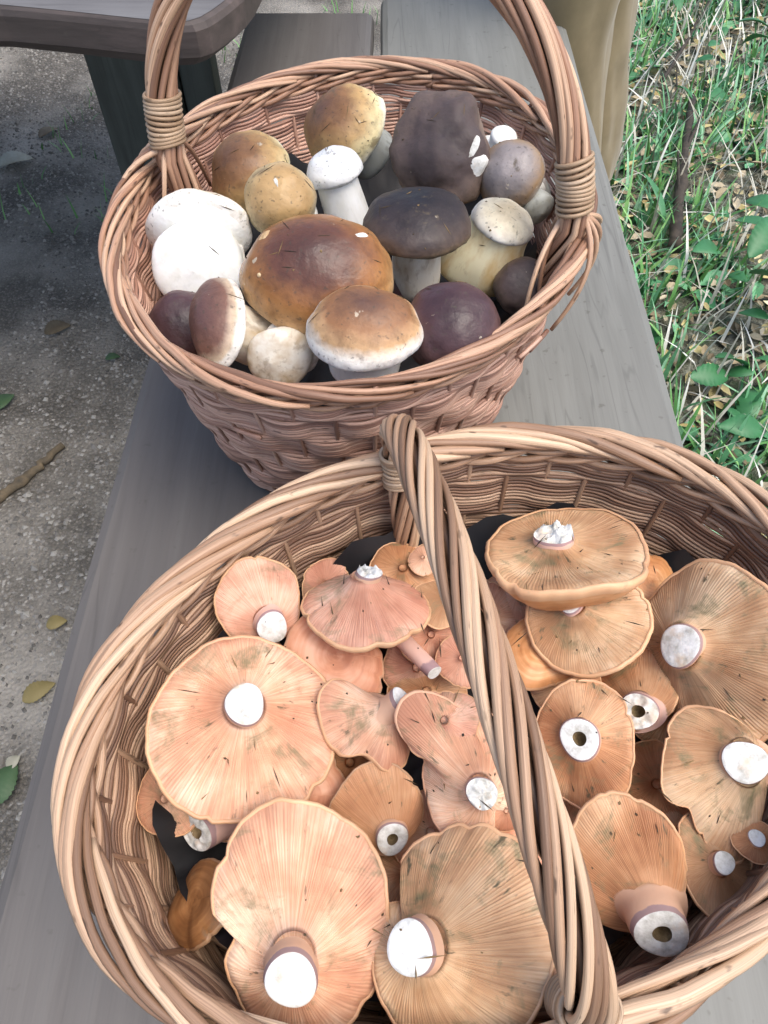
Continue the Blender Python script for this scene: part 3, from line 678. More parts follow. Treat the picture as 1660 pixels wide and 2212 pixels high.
# ------------------------------------------------------------------ porcini
def mat_cap(name, stops, rough=.42, mottling=.25, blot=None):
    blot = blot or (.35, tuple(x*.5 for x in stops[1][1]))
    m = NT(name)
    tc = m.n('ShaderNodeTexCoord'); sp = m.n('ShaderNodeSeparateXYZ'); m.l(tc.outputs['UV'], sp.inputs[0])
    v = m.coord('Object', rnd=7); n1 = m.noise(v, 22, 4, .6); n2 = m.noise(v, 120, 3, .6)
    f = m.math('ADD', sp.outputs['Y'], m.math('MULTIPLY', m.math('SUBTRACT', n1, .5), mottling*2))
    c = m.ramp(f, stops)
    c = m.mix(m.ramp(n2, [(.3, .35), (.55, 0.0)]), c, tuple(x*.6 for x in stops[0][1]))
    if blot: c = m.mix(m.ramp(m.noise(m.coord('Object', rnd=47), 55, 4, .65), [(.62, 0.0), (.68, blot[0])]), c, blot[1])
    m.color(c); m.set(Roughness=rough, Specular_IOR_Level=.4, Subsurface_Weight=.05, Subsurface_Radius=(.004, .002, .001))
    n3 = m.noise(m.coord('Object', (1, 1, 1), rnd=77), 300, 2, .5)
    c = m.mix(m.ramp(n3, [(.62, 0.0), (.72, .55)]), c, (.06, .05, .035))
    n4 = m.noise(m.coord('Object', (1, 1, 1), rnd=101), 48, 5, .7, .5)
    c = m.mix(m.ramp(n4, [(.63, 0.0), (.69, .6)]), c, (.10, .075, .045))
    n5 = m.noise(m.coord('Object', (1, 1, 1), rnd=131), 70, 4, .6); c = m.mix(m.ramp(n5, [(.70, 0.0), (.73, .7)]), c, (.55, .48, .36)); m.color(c)
    rr_ = m.ramp(n1, [(.3, rough-.08), (.7, min(1, rough+.22))]); m.l(rr_, m.b.inputs['Roughness'])
    m.bump(m.math('ADD', n2, m.math('MULTIPLY', n1, 1.5)), .5, .0016)
    return m.m
def mat_pstem(name, ca, cb, net=.4):
    m = NT(name); v = m.coord('Object', (1, 1, .45), rnd=31); n1 = m.noise(v, 40, 4, .6)
    c = m.mix(m.ramp(n1, [(.42, 0.0), (.65, 1.0)]), ca, cb)
    n2 = m.noise(v, 170, 3, .6); c = m.mix(m.ramp(n2, [(.55, 0.0), (.68, net)]), c, tuple(x*.5 for x in cb))
    m.color(c); m.set(Roughness=.65, Subsurface_Weight=.1, Subsurface_Radius=(.005, .004, .002)); m.bump(n2, .3, .001)
    return m.m
WHITE = (.85, .86, .84)
M['ps_white'] = mat_pstem('white_porcini_stem', WHITE, (.72, .72, .66), .14)
M['ps_tan'] = mat_pstem('tan_porcini_stem', (.74, .70, .60), (.46, .33, .18), .45)
M['ps_cream'] = mat_pstem('cream_porcini_stem', (.80, .74, .50), (.60, .42, .18), .35)
M['ps_grey'] = mat_pstem('grey_porcini_stem', (.38, .40, .37), (.26, .26, .22), .45)
CHEST = [(.0, (.055, .026, .024)), (.35, (.12, .05, .032)), (.6, (.30, .13, .042)), (.82, (.46, .24, .09)), (1.0, (.62, .42, .22))]
MAROON = [(.0, (.035, .018, .022)), (.5, (.075, .038, .042)), (1.0, (.15, .085, .07))]
BLACKB = [(.0, (.014, .012, .015)), (.55, (.030, .022, .024)), (.85, (.10, .07, .055)), (1.0, (.24, .17, .10))]
GREYB = [(.0, (.055, .042, .042)), (.5, (.085, .06, .056)), (.8, (.14, .10, .08)), (1.0, (.24, .18, .14))]
TANC = [(.0, (.46, .30, .13)), (.5, (.42, .27, .12)), (.85, (.58, .46, .26)), (1.0, (.72, .64, .42))]
BRCR = [(.0, (.13, .065, .04)), (.38, (.24, .12, .05)), (.62, (.50, .32, .13)), (.85, (.74, .64, .36)), (1.0, (.82, .80, .66))]
BRWH = [(.0, (.10, .05, .036)), (.40, (.28, .135, .06)), (.62, (.56, .35, .18)), (.78, (.84, .79, .70)), (1.0, (.85, .84, .80))]
WHT = [(.0, WHITE), (.6, (.88, .89, .87)), (1.0, (.84, .84, .80))]
WTAN = [(.0, (.55, .42, .24)), (.5, (.74, .66, .48)), (1.0, (.82, .80, .74))]
GREYP = [(.0, (.30, .27, .27)), (.5, (.24, .21, .20)), (.8, (.30, .20, .11)), (1.0, (.40, .38, .36))]

def porcino(px, py, z, rp, axis, label, stops, flat=.72, stem=None, seed=1, stretch=(1, 1), spin=0.0, lump=.05, patches=(), rough=.42, mott=.22, under=.25, blot=None):
    """stem = dict(L, r0 (at cap), r1 (bulb), mat, off) in units of the cap radius, running along -axis"""
    rp = rp*1.05; lump = lump*1.5; mott = mott+.08; lump = lump*.9
    p = pix(px, py, z); R = rp/F_PX*depth(p)
    root = empty('porcini_mushroom', frame_at(p, axis, spin), label, 'mushroom', 'porcini in the rear basket')
    mat = mat_cap('porcini_cap_skin', stops, rough, mott, blot)
    sd = seed*3.17
    def surf(u, f, push=0.0):
        q = Vector((math.sin(u)*math.cos(f), math.sin(u)*math.sin(f), math.cos(u)))
        k = 1+lump*noise.noise(q*1.6+Vector((sd, sd, 0)))+lump*.35*noise.noise(q*4+Vector((sd, 0, sd)))+push
        zz = q.z*(flat if q.z > 0 else under)
        return np.array([q.x*k*R*stretch[0], q.y*k*R*stretch[1], zz*k*R])
    na = 56; us = list(np.linspace(0, R_(90), 17))+[R_(100), R_(112), R_(122)]
    Vv = []; uv = []
    for u in us:
        for j in range(na):
            f = 2*PI*j/na; Vv.append(surf(max(u, 1e-4), f)); uv.append((j/na, u/R_(95)))
    Fv = [(i*na+j, (i+1)*na+j, (i+1)*na+(j+1) % na, i*na+(j+1) % na) for i in range(len(us)-1) for j in range(na)]
    cap = mesh_obj('cap', Vv, Fv, mat, root, uv)
    # pore surface
    Vp = []; ring = np.array(Vv[-na:]); cz = ring[:, 2].mean()
    for q in (1.0, .97, .85, .6, .3, 0.0):
        for j in range(na):
            pt = ring[j]*q; pt = np.array([pt[0], pt[1], cz+(ring[j][2]-cz)*q-R*.10*math.sin(PI*min(1, (1-q)*1.6))*(q < 1)]); Vp.append(pt)
    Fp_ = [(i*na+j, (i+1)*na+j, (i+1)*na+(j+1) % na, i*na+(j+1) % na) for i in range(5) for j in range(na)]
    mesh_obj('pores', Vp, Fp_, M['pores'], root)
    if stem:
        ns = 36; Ls = stem['L']; r0 = stem['r0']; r1 = stem['r1']; off_ = stem.get('off', (0, 0)); Vs = []; uvs_ = []
        vv = np.linspace(0, 1, 18)
        for v in vv:
            rr = r0+(r1-r0)*(sstep(0, .75, v)); 
            if v > .72: rr *= math.sqrt(max(.0, 1-((v-.72)/.28)**2))
            cx_, cy_ = off_[0]*v**1.4, off_[1]*v**1.4
            for j in range(ns):
                f = 2*PI*j/ns; k = 1+.06*noise.noise(Vector((math.cos(f)*1.5, math.sin(f)*1.5, v*3+sd)))
                Vs.append(((cx_+rr*k*math.cos(f))*R, (cy_+rr*k*math.sin(f))*R, -(.05+Ls*v)*R)); uvs_.append((j/ns, v))
        Fs_ = [(i*ns+j, (i+1)*ns+j, (i+1)*ns+(j+1) % ns, i*ns+(j+1) % ns) for i in range(len(vv)-1) for j in range(ns)]
        Fs_.append(tuple(range((len(vv)-1)*ns, len(vv)*ns)))
        mesh_obj('stem', Vs, Fs_, M[stem['mat']], root, uvs_)
    # bite marks, one painted highlight and stuck scraps follow the cap surface
    for (u0, f0, ru, rf, kind) in patches:
        n1, n2 = 5, 20; Vq = []
        for a in range(n1+1):
            for b in range(n2):
                q = a/n1; an = 2*PI*b/n2; jag = 1+.28*noise.noise(Vector((math.cos(an)*2.2+sd+u0*7, math.sin(an)*2.2, f0*3)))
                Vq.append(surf(u0+ru*q*jag*math.sin(an), f0+rf*q*jag*math.cos(an)/max(.35, math.sin(u0)), .014*(1-q**4)+.001))
        Fq = [(a*n2+b, (a+1)*n2+b, (a+1)*n2+(b+1) % n2, a*n2+(b+1) % n2) for a in range(n1) for b in range(n2)]
        mesh_obj('bite_highlight_patch' if kind == 'flesh' else 'leaf_scrap', Vq, Fq, M[kind], cap)
    return root

porcino(755, 290, .200, 92, (-.62, .52, .58), 'brown to cream capped porcini with grey stem at the back wall', BRCR, flat=.95, stem=dict(L=1.0, r0=.55, r1=.6, mat='ps_grey'), seed=2, spin=.3)
porcino(953, 332, .205, 104, (.08, .35, .93), 'big grey brown porcini cap with white slug bites', GREYB, flat=.8, seed=4, stretch=(.93, 1.08), lump=.16, patches=((.98, -.42, .20, .17, 'flesh'), (.68, -.15, .08, .20, 'flesh'), (1.1, -1.9, .06, .14, 'flesh')), stem=dict(L=.8, r0=.4, r1=.5, mat='ps_grey'), rough=.6, blot=(.5, (.05, .035, .04)))
porcino(1078, 330, .175, 50, (-.2, -.7, -.6), 'white stem stub behind the big grey brown porcini', WTAN, flat=.7, stem=dict(L=1.0, r0=.5, r1=.55, mat='ps_white'), seed=6)
porcino(1105, 380, .195, 68, (-.25, .30, .92), 'small mottled grey porcini with pale stem against the handle side', GREYP, flat=.85, stem=dict(L=1.3, r0=.6, r1=.7, mat='ps_grey', off=(.5, -.5)), seed=8, rough=.35)
porcino(1140, 425, .178, 45, (-.5, .5, -.5), 'stubby grey green porcini stem against the handle side', GREYP, flat=.7, stem=dict(L=1.2, r0=.6, r1=.8, mat='ps_grey'), seed=9)
porcino(548, 385, .190, 90, (-.58, .42, .62), 'brown backed cream porcini leaning on the round tan one', BRCR, flat=.92, stem=dict(L=.9, r0=.55, r1=.6, mat='ps_white'), seed=10)
porcino(607, 435, .205, 74, (.0, .22, .97), 'round tan porcini button with painted white highlight', TANC, flat=.95, stem=dict(L=1.1, r0=.55, r1=.7, mat='ps_white', off=(.55, -.3)), seed=12, rough=.32, patches=((.30, 1.9, .14, .05, 'flesh'),))  # white patch near the top paints a highlight onto the cap
porcino(725, 378, .205, 60, (-.28, .90, .30), 'all white young porcini with long stem lying lengthwise', WHT, flat=.9, stem=dict(L=2.7, r0=.72, r1=.80, mat='ps_white'), seed=14, lump=.04)
porcino(903, 490, .214, 110, (.03, .86, .50), 'nearly black porcini cap with tan stem below it', BLACKB, flat=.62, stem=dict(L=1.75, r0=.44, r1=.50, mat='ps_tan', off=(0, .35)), seed=16, lump=.06, rough=.45)
porcino(1085, 484, .198, 68, (.35, .80, .48), 'cream white porcini with swollen yellow stem beside the handle', WTAN, flat=.6, stem=dict(L=2.4, r0=.95, r1=1.42, mat='ps_cream', off=(-.2, .5)), seed=18)
porcino(432, 500, .190, 108, (.10, .62, -.72), 'white underside of a tan porcini propped on the white bulb', WTAN, flat=.5, seed=20, stretch=(1.0, .85), spin=-.2)
porcino(440, 560, .172, 86, (.12, .10, -.98), 'large smooth white porcini bulb by the basket wall', WTAN, flat=.6, stem=dict(L=.95, r0=.95, r1=1.02, mat='ps_white', off=(-.12, .16)), seed=22)
porcino(478, 698, .198, 98, (-.70, .34, .62), 'brown porcini on edge showing its white rim', [(.0, (.10, .05, .045)), (.55, (.17, .085, .06)), (.74, (.62, .50, .36)), (.82, (.84, .82, .76)), (1.0, (.84, .83, .78))], flat=.6, seed=24, stretch=(.70, 1.02), stem=dict(L=1.5, r0=.55, r1=.62, mat='ps_tan'))
porcino(688, 600, .212, 158, (-.05, .50, .86), 'biggest glossy chestnut porcini cap with leaf scrap and white bite', CHEST, flat=.70, seed=26, stretch=(1.0, .80), lump=.04, rough=.26, mott=.16, stem=dict(L=.7, r0=.35, r1=.45, mat='ps_white'), patches=((.72, .50, .11, .045, 'flesh'), (.86, 2.55, .09, .10, 'dryleaf'), (.85, 3.5, .035, .035, 'dryleaf')))
porcino(787, 720, .214, 118, (.0, .70, .71), 'tan porcini cap with white margin at the near rim', BRWH, flat=.72, seed=28, stretch=(1.0, .86), stem=dict(L=.9, r0=.62, r1=.66, mat='ps_white'), mott=.28)
porcino(978, 712, .205, 100, (.05, .4, .91), 'smooth dark maroon porcini cap beside the tan one at the rim', MAROON, flat=.8, seed=30, stem=dict(L=.7, r0=.4, r1=.5, mat='ps_white'), rough=.36)
porcino(628, 752, .180, 62, (.25, .35, -.90), 'thick cream and tan porcini stem low by the near rim', WTAN, flat=.6, seed=32, stem=dict(L=1.15, r0=.85, r1=1.0, mat='ps_tan', off=(-.35, .1)))
porcino(398, 705, .170, 72, (-.2, .2, .95), 'dark maroon porcini in the shade by the near left wall of the tall basket'.replace(' near left', ''), MAROON, flat=.8, seed=34)
porcino(850, 590, .160, 80, (.0, .3, .95), 'shaded porcini deep under the nearly black cap', MAROON, flat=.7, seed=36)
porcino(1130, 620, .165, 60, (.2, .2, .95), 'grey porcini in the gap behind the swollen yellow stem', GREYB, flat=.7, seed=38)

# ------------------------------------------------------------------ forest floor details
def blades(n, xr, yr, hmin, hmax, w, seed, mats, name, label, lean=.5, keep=lambda x, y: True, curl=.5):
    rg = random.Random(seed); buckets = [[] for _ in mats]; fb = [[] for _ in mats]
    for _ in range(n):
        x = rg.uniform(*xr); y = rg.uniform(*yr)
        if not keep(x, y): continue
        b = rg.randrange(len(mats)); Vv = buckets[b]; Fv = fb[b]
        h = rg.uniform(hmin, hmax); a = rg.uniform(0, 2*PI); le = rg.uniform(.15, lean)
        d = Vector((math.cos(a), math.sin(a), 0)); s = Vector((-d.y, d.x, 0)); ww = w*rg.uniform(.6, 1.3); i0 = len(Vv); z0 = ground_z(x, y)-.003
        for k, q in enumerate((0, .4, .75, 1.0)):
            c = Vector((x, y, z0))+d*h*le*q**(1+curl)+Vector((0, 0, h*math.sqrt(max(.05, 1-le*le))*q*(1-.25*q*le)))
            wd = ww*(1-q**2*.95); Vv += [c-s*wd, c+s*wd]
        for k in range(3): Fv.append((i0+2*k, i0+2*k+1, i0+2*k+3, i0+2*k+2))
    res = []
    for b in range(len(mats)):
        if buckets[b]:
            o = mesh_obj(name, buckets[b], fb[b], mats[b], kind='stuff'); tag(o, label[b], 'grass', kind='stuff'); set_rnd(o, 8); res.append(o)
    return res
def set_rnd(o, per):
    at = o.data.attributes.new('rnd', 'FLOAT', 'POINT'); at.data.foreach_set('value', np.repeat(np.random.default_rng(5).random(len(o.data.vertices)//per+1), per)[:len(o.data.vertices)].astype(np.float32))
def mat_leafy(name, ca, cb, rough=.55, cc=None):
    m = NT(name); at = m.n('ShaderNodeAttribute', attribute_name='rnd'); n1 = m.noise(m.coord('Object'), 60, 3, .6)
    f = m.math('ADD', m.math('MULTIPLY', at.outputs['Fac'], .75), m.math('MULTIPLY', n1, .35))
    m.color(m.ramp(f, [(.15, ca), (.6, cb), (.95, cc or cb)])); m.set(Roughness=rough)
    return m.m
M['grass'] = mat_leafy('green_grass', (.05, .16, .04), (.13, .34, .09), .5, (.28, .54, .19))
M['grass2'] = mat_leafy('bluish_grass', (.06, .20, .085), (.15, .40, .20), .5, (.34, .60, .38))
M['straw'] = mat_leafy('dry_straw', (.30, .29, .22), (.58, .58, .50), .7, (.80, .82, .77))
M['leafgreen'] = mat_leafy('green_leaf', (.035, .16, .055), (.08, .30, .13), .5, (.16, .42, .22))
M['dullgreen'] = mat_leafy('dull_green_leaf', (.05, .10, .04), (.09, .16, .07), .6, (.14, .21, .10))
M['dullyellow'] = mat_leafy('dull_yellow_leaf', (.20, .16, .06), (.32, .27, .12), .7, (.40, .35, .18))
M['yleaf'] = mat_leafy('yellow_leaf', (.30, .23, .08), (.58, .50, .24), .7, (.74, .70, .48))
M['bleaf'] = mat_leafy('brown_leaf', (.12, .09, .05), (.34, .28, .17), .7, (.54, .48, .35))
M['pebble'] = mat_leafy('gravel_stones', (.08, .075, .066), (.22, .21, .19), .85, (.33, .32, .29))
def right_side(x, y): return x > .30+.10*noise.noise(Vector((y*3, 1, 1)))
def dens(x, y): return right_side(x, y) and noise.noise(Vector((x*4.0, y*4.0, 9.1))) > -.12
blades(10500, (.2, 1.7), (-.1, 3.3), .04, .15, .0042, 11, [M['grass'], M['grass2']], 'grass', ['deep green grass blades on the forest floor', 'bluish green grass blades on the forest floor'], .85, dens)
blades(3600, (.2, 1.7), (-.1, 3.3), .06, .20, .0032, 12, [M['straw']], 'dry_grass', ['pale dry grass stalks lying among the green'], .98, right_side)
blades(900, (-.9, .35), (1.5, 3.6), .03, .08, .0022, 13, [M['grass']], 'grass', ['short grass growing behind the bench end'], .8, lambda x, y: noise.noise(Vector((x*5, y*5, 2.1))) > -.05)

def leaf_litter(n, xr, yr, size, mat, seed, name, label, keep):
    rg = random.Random(seed); Vv = []; Fv = []
    for _ in range(n):
        x = rg.uniform(*xr); y = rg.uniform(*yr)
        if not keep(x, y): continue
        s = size*rg.uniform(.5, 1.3); a = rg.uniform(0, 6.28); z = ground_z(x, y)+rg.uniform(.003, .022); tl = rg.uniform(-.5, .5); t2 = rg.uniform(-.5, .5); i0 = len(Vv)
        for (u, v) in ((-1, 0), (-.45, .42), (.3, .45), (1, 0), (.3, -.45), (-.45, -.42)):
            X = u*s; Y = v*s; Vv.append((x+X*math.cos(a)-Y*math.sin(a), y+X*math.sin(a)+Y*math.cos(a), z+X*tl*.6+Y*t2+abs(v)*s*.25))
        Vv.append((x, y, z-.15*s))
        for k in range(6): Fv.append((i0+6, i0+k, i0+(k+1) % 6))
    o = mesh_obj(name, Vv, Fv, mat, kind='stuff', smooth=False); tag(o, label, 'leaves', kind='stuff'); set_rnd(o, 7)
leaf_litter(2400, (.2, 2.0), (-.2, 3.4), .017, M['yleaf'], 21, 'leaf_litter', 'small yellowed leaves scattered in the grass', right_side)
leaf_litter(4200, (.2, 1.8), (-.1, 3.3), .018, M['bleaf'], 22, 'leaf_litter', 'brown leaf litter under the grass', right_side)
leaf_litter(1900, (.25, 1.8), (-.2, 3.4), .030, M['leafgreen'], 23, 'ground_cover', 'small green leaves of low plants in the grass', dens)
# gravel stones
rg = random.Random(31); Vv = []; Fv = []
oct_ = [(1, 0, 0), (0, 1, 0), (-1, 0, 0), (0, -1, 0), (0, 0, 1)]
for _ in range(30000):
    x = rg.uniform(-1.35, -.12); y = rg.uniform(-.1, 2.7)
    if noise.noise(Vector((x*2.3, y*2.3, 5.5))) > .36: continue
    s = rg.uniform(.003, .0085)*(1.6 if rg.random() < .05 else 1); a = rg.uniform(0, 6.28); z = ground_z(x, y)-s*.25; i0 = len(Vv); e = rg.uniform(.6, 1.0)
    for (p, q, r) in oct_:
        X = p*s*rg.uniform(.8, 1.2); Y = q*s*e*rg.uniform(.8, 1.2); Vv.append((x+X*math.cos(a)-Y*math.sin(a), y+X*math.sin(a)+Y*math.cos(a), z+r*s*rg.uniform(.5, .9)))
    for k in range(4): Fv.append((i0+k, i0+(k+1) % 4, i0+4))
o = mesh_obj('gravel', Vv, Fv, M['pebble'], kind='stuff', smooth=False); tag(o, 'loose grey gravel stones on the path', 'gravel', kind='stuff'); set_rnd(o, 5)

def ground_pt(x, y): p = pix(x, y, -BENCH); return Vector((p.x, p.y, ground_z(p.x, p.y)))
def stick(pts, r, mat, name, label, cat, lift=.008, twigs=()):
    P = [ground_pt(*q) for q in pts]; P = np.array([(p.x, p.y, p.z+lift) for p in P])
    t = np.linspace(0, len(P)-1, 22); Q = np.stack([np.interp(t, range(len(P)), P[:, c]) for c in range(3)], 1)
    Q[:, :2] += .0015*np.random.default_rng(len(label)).normal(size=(22, 2))
    o = tube_obj(name, Q, np.linspace(r, r*.55, 22)*(1+.1*np.random.default_rng(3).normal(size=22)), mat, None, 7)
    for (q0, q1, rr) in twigs:
        a = ground_pt(*q0); b = ground_pt(*q1); A = np.linspace(np.array(a)+[0, 0, lift], np.array(b)+[0, 0, lift+.03], 8); tube_obj('side_twig', A, np.linspace(rr, rr*.4, 8), mat, o, 5)
    return tag(o, label, cat)
stick([(-30, 1108), (60, 1035), (135, 968)], .011, M['stick'], 'fallen_stick', 'brown stick lying on the grey gravel beside the bench', 'stick')
stick([(1440, 580), (1450, 480), (1465, 370), (1480, 260)], .016, M['twig'], 'fallen_branch', 'dark rotten branch lying in the grass', 'branch', .055, (((1450, 480), (1440, 400), .006), ((1462, 380), (1500, 300), .006)))
stick([(1420, 215), (1470, 130), (1520, 40)], .006, M['twig'], 'fallen_twig', 'thin dark straight twig leaning over the grass', 'twig', .05)
stick([(1448, 330), (1452, 200), (1456, 120)], .003, M['twig'], 'fallen_twig', 'very thin dark upright twig by the rotten branch', 'twig', .04)

def leaf(name, px, py, L, W, rot, mat, label, lift=.01, base=None, serr=.06, tilt=(0, 0), cat='leaf', z=None, group=None):
    p = ground_pt(px, py) if z is None else pix(px, py, z)
    n = 18; Vv = []; Fv = []
    for i in range(n+1):
        t = i/n; w = W*math.sin(PI*t**.8)**.8*(1+serr*(1 if i % 2 else -1)); x = (t-.5)*L; zc = .10*L*math.sin(PI*t)
        Vv += [(x, -w/2, zc+.10*w), (x, 0, zc-.02*L), (x, w/2, zc+.10*w)]
    for i in range(n):
        for k in (0, 1): Fv.append((i*3+k, (i+1)*3+k, (i+1)*3+k+1, i*3+k+1))
    o = mesh_obj(name, Vv, Fv, mat); o.location = p+Vector((0, 0, lift)); o.rotation_euler = (tilt[0], tilt[1], rot)
    sd_ = o.modifiers.new('thickness', 'SOLIDIFY'); sd_.thickness = .0006
    return tag(o, label, cat, group)
leaf('nettle_leaf', 1640, 735, .19, .12, 2.0, M['grass2'], 'large serrated green leaf beside the bench edge', .12, serr=.07, tilt=(.35, .2))
leaf('nettle_leaf', 1600, 600, .12, .05, 1.0, M['leafgreen'], 'narrow green leaf above the large serrated one', .10, tilt=(.3, -.3))
leaf('nettle_leaf', 1515, 850, .09, .045, .2, M['leafgreen'], 'folded green leaf low beside the plank edge', .05, tilt=(.5, .2))
leaf('grass_leaf', 1395, 480, .14, .02, 1.9, M['grass2'], 'broad bluish grass leaf touching the bench edge', .06, serr=0, tilt=(.2, -.4))
leaf('fallen_leaf', 127, 716, .055, .042, .5, M['bleaf'], 'dark dried leaf lying on the open gravel', .006)
leaf('fallen_leaf', 90, 1500, .05, .03, .6, M['dullyellow'], 'long yellow leaf on the gravel beside the front basket', .006)
leaf('fallen_leaf', 130, 1355, .032, .024, .3, M['dullyellow'], 'small yellow leaf on the gravel by the bench edge', .006)
leaf('fallen_leaf', 15, 1700, .06, .045, 1.2, M['dullgreen'], 'green leaf on the gravel beside the bench corner', .006)
leaf('fallen_leaf', 36, 1650, .022, .018, .9, M['straw'], 'pale bleached leaf scrap on the gravel', .006)
leaf('fallen_leaf', 245, 775, .03, .02, .2, M['dullgreen'], 'small green sprig on gravel against the tall basket', .006)
leaf('fallen_leaf', 10, 870, .05, .035, 1.0, M['dullgreen'], 'green leaf on gravel near the brown stick', .006)
leaf('fallen_leaf', 55, 70, .10, .07, 1.0, M['dullyellow'], 'yellow green leaf on the gravel beneath the table', .006)
leaf('fallen_leaf', 40, 365, .09, .06, .4, M['straw'], 'pale flat leaf on the gravel in front of the table leg', .006)
leaf('fallen_leaf', 110, 300, .06, .035, .9, M['bleaf'], 'reddish brown leaf on the gravel by the table leg', .006)

rgw = random.Random(77)
for k in range(26):
    wx = rgw.uniform(1400, 1655); wy = rgw.choice((rgw.uniform(20, 330), rgw.uniform(520, 1000)))
    if wx < 1300+wy*.2+60: wx += 120
    leaf('weed_leaf', min(wx, 1680), wy, rgw.uniform(.05, .065) if k % 2 else rgw.uniform(.08, .11), .026 if k % 2 else .045, rgw.uniform(0, 6.28), M['leafgreen'], ('small ' if k % 2 else 'large ')+('green weed leaf in the grass beside the khaki trousers' if wy < 400 else 'green weed leaf in the grass along the plank edge'), rgw.uniform(.03, .09),
         serr=.04, tilt=(rgw.uniform(-.5, .5), rgw.uniform(-.5, .5)), group='weed leaves in the grass')
# dry needles and crumbs of soil that came in with the mushrooms
bpy.context.view_layer.update()
dg = bpy.context.evaluated_depsgraph_get()
def crumbs(mtx, a, b, n, name, label, seed):
    rg = random.Random(seed); Vv = []; Fv = []
    for _ in range(n):
        q = math.sqrt(rg.random())*.86; th = rg.uniform(0, 6.28); w = mtx @ Vector((a*q*math.cos(th), b*q*math.sin(th), 0))
        ok, loc, nor, idx, ob, _m = scene.ray_cast(dg, Vector((w.x, w.y, BENCH+.255)), Vector((0, 0, -1)))
        if not ok or ob.parent is None or 'mushroom' not in (ob.parent.name+(ob.parent.parent.name if ob.parent.parent else '')): continue
        t = nor.orthogonal().normalized(); t.rotate(Matrix.Rotation(rg.uniform(0, 6.28), 3, nor)); s_ = nor.cross(t); i0 = len(Vv)
        if rg.random() < .45: l_, w_, h_ = rg.uniform(.003, .009), .0004, .0004
        else: l_ = rg.uniform(.0005, .0013); w_ = l_*rg.uniform(.5, 1); h_ = l_*.5
        c = loc+nor*h_*.4
        for (x, y, z) in ((-1, 0, 0), (0, -1, 0), (1, 0, 0), (0, 1, 0), (0, 0, 1), (0, 0, -1)): Vv.append(c+t*x*l_+s_*y*w_+nor*z*h_)
        for k in range(4): Fv += [(i0+k, i0+(k+1) % 4, i0+4), (i0+(k+1) % 4, i0+k, i0+5)]
    o = mesh_obj(name, Vv, Fv, M['crumb'], kind='stuff', smooth=False); tag(o, label, 'crumbs', kind='stuff'); set_rnd(o, 6)
M['crumb'] = mat_leafy('soil_crumbs', (.02, .015, .01), (.09, .06, .03), .9, (.26, .17, .07))
crumbs(mx_r, .20, .165, 200, 'soil_crumbs', 'dry needles and soil crumbs on the porcini', 5)
crumbs(mx_f, .20, .145, 170, 'soil_crumbs', 'dry needles and soil crumbs on the milk caps', 6)

# ------------------------------------------------------------------ person in khaki trousers beside the far bench corner
M['khaki'] = mat_plain('khaki_cloth', (.19, .145, .075), (.25, .195, .105), 16, .85, .25, sheen=.2)
M['jacket'] = mat_plain('dark_green_cloth', (.05, .06, .04), (.08, .09, .06), 20, .85, .3)
M['boot'] = mat_plain('brown_leather', (.05, .03, .02), (.10, .06, .035), 50, .5, .4)
M['skin'] = mat_plain('skin', (.50, .30, .21), (.58, .36, .26), 60, .5, .1)
M['hair'] = mat_plain('dark_hair', (.03, .02, .015), (.06, .04, .03), 120, .6, .4)
def skin_mesh(name, joints, edges, radii, mat, parent=None, sub=2):
    me = bpy.data.meshes.new(name); me.from_pydata([tuple(j) for j in joints], edges, []); me.materials.append(mat)
    o = bpy.data.objects.new(name, me); COL.objects.link(o)
    if parent is not None: o.parent = parent
    o.modifiers.new('skin', 'SKIN')
    if not me.skin_vertices: me.skin_vertices.new()
    for v, r in zip(me.skin_vertices[0].data, radii): v.radius = (r, r) if isinstance(r, (int, float)) else r
    me.skin_vertices[0].data[0].use_root = True
    s = o.modifiers.new('sub', 'SUBSURF'); s.levels = sub; s.render_levels = sub
    o.modifiers['skin'].use_smooth_shade = True
    return o
PX, PY = .328, 1.52
J = [(PX, PY, .92), (PX-.005, PY, 1.12), (PX, PY, 1.36), (PX, PY, 1.47), (PX+.01, PY, 1.56), (PX+.01, PY, 1.70),      # 0 pelvis .. 5 head top
     (PX-.01, PY-.07, .86), (PX-.01, PY-.08, .48), (PX+.06, PY-.06, .09), (PX-.06, PY-.06, .04),                       # near leg 6 hip 7 knee 8 ankle 9 toe
     (PX+.01, PY+.09, .86), (PX+.060, PY+.10, .48), (PX+.12, PY+.10, .09), (PX+.0, PY+.10, .04),                       # far leg
     (PX, PY-.18, 1.40), (PX+.02, PY-.25, 1.13), (PX-.08, PY-.24, .92), (PX-.11, PY-.23, .84),
     (PX, PY+.18, 1.40), (PX+.02, PY+.25, 1.13), (PX-.08, PY+.24, .92), (PX-.11, PY+.23, .84)]
E_ = [(0, 1), (1, 2), (2, 3), (3, 4), (4, 5), (0, 6), (6, 7), (7, 8), (8, 9), (0, 10), (10, 11), (11, 12), (12, 13), (2, 14), (14, 15), (15, 16), (16, 17), (2, 18), (18, 19), (19, 20), (20, 21)]
RR = [.12, .11, .13, .055, .085, .075, .085, .062, .042, .04, .085, .062, .042, .04, .055, .042, .033, .04, .055, .042, .033, .04]
per = skin_mesh('person', J, E_, RR, M['skin']); tag(per, 'person in khaki trousers standing beside the far end of the bench', 'person')
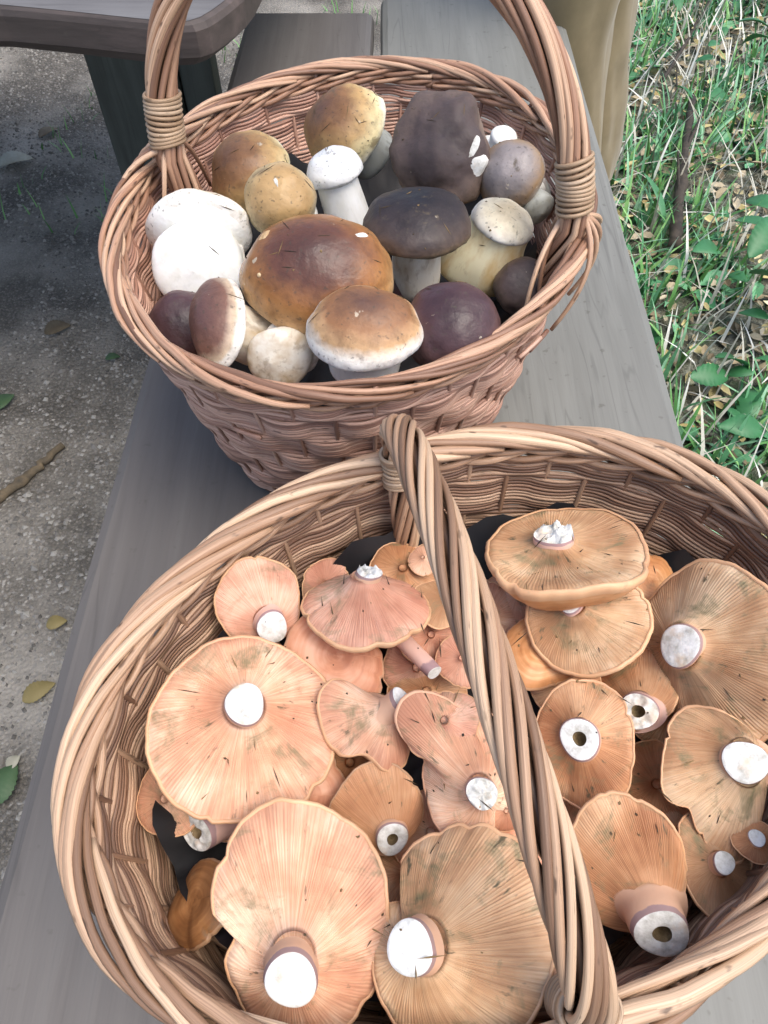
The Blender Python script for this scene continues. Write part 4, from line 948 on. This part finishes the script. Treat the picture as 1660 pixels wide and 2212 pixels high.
# trousers: cloth around the legs with folds
def leg_cloth(path, radii, name, seed):
    P = np.array(path); t = np.linspace(0, len(P)-1, 46); Q = np.stack([np.interp(t, range(len(P)), P[:, c]) for c in range(3)], 1); rr = np.interp(t, range(len(P)), radii)
    for _ in range(3): Q[1:-1] = (Q[:-2]+2*Q[1:-1]+Q[2:])/4
    Vv, Fv, uv = tube(Q, rr, 36, ref=(0, 1, 0), cap=False)
    Vv = Vv.reshape(46, 36, 3)
    for i in range(46):
        for j in range(36):
            a = j/36*2*PI; d = (Vv[i, j]-Q[i])/np.linalg.norm(Vv[i, j]-Q[i])
            f = .010*noise.noise(Vector((math.cos(a)*1.6+seed, math.sin(a)*1.6, Q[i][2]*5)))+.006*noise.noise(Vector((math.cos(a)*4, math.sin(a)*4+seed, Q[i][2]*11)))
            f += .008*math.exp(-((math.remainder(a-2.0*PI, 2*PI))/.12)**2)
            Vv[i, j] += d*f
    return Vv.reshape(-1, 3), Fv, uv
Va, Fa, ua = leg_cloth([(PX+.0, PY-.03, .98), (PX-.005, PY-.065, .80), (PX-.01, PY-.08, .48), (PX+.05, PY-.065, .16), (PX+.06, PY-.06, .07)], [.135, .115, .078, .072, .074], 'a', 1)
Vb_, Fb_, ub = leg_cloth([(PX+.0, PY+.03, .98), (PX+.01, PY+.085, .80), (PX+.060, PY+.10, .48), (PX+.115, PY+.10, .16), (PX+.12, PY+.10, .07)], [.135, .115, .086, .080, .080], 'b', 4)
mesh_obj('trousers', np.concatenate([Va, Vb_]), [list(f) for f in Fa]+[[i+len(Va) for i in f] for f in Fb_], M['khaki'], per, np.concatenate([ua, ub]))
skin_mesh('jacket', [(PX, PY, .90), (PX, PY, 1.12), (PX, PY, 1.36), (PX, PY, 1.46), (PX, PY-.18, 1.41), (PX+.02, PY-.25, 1.13), (PX-.06, PY-.24, .96), (PX, PY+.18, 1.41), (PX+.02, PY+.25, 1.13), (PX-.06, PY+.24, .96)],
          [(0, 1), (1, 2), (2, 3), (2, 4), (4, 5), (5, 6), (2, 7), (7, 8), (8, 9)], [.17, .155, .165, .07, .075, .06, .05, .075, .06, .05], M['jacket'], per)
skin_mesh('hair', [(PX+.015, PY, 1.66), (PX+.02, PY, 1.74)], [(0, 1)], [.088, .07], M['hair'], per)
for yy, xx in ((-.06, .0), (.10, .06)):
    skin_mesh('boot', [(PX+xx+.07, PY+yy, .10), (PX+xx+.065, PY+yy, .045), (PX+xx-.03, PY+yy, .042), (PX+xx-.11, PY+yy, .036)], [(0, 1), (1, 2), (2, 3)], [.052, .052, .048, .036], M['boot'], per)
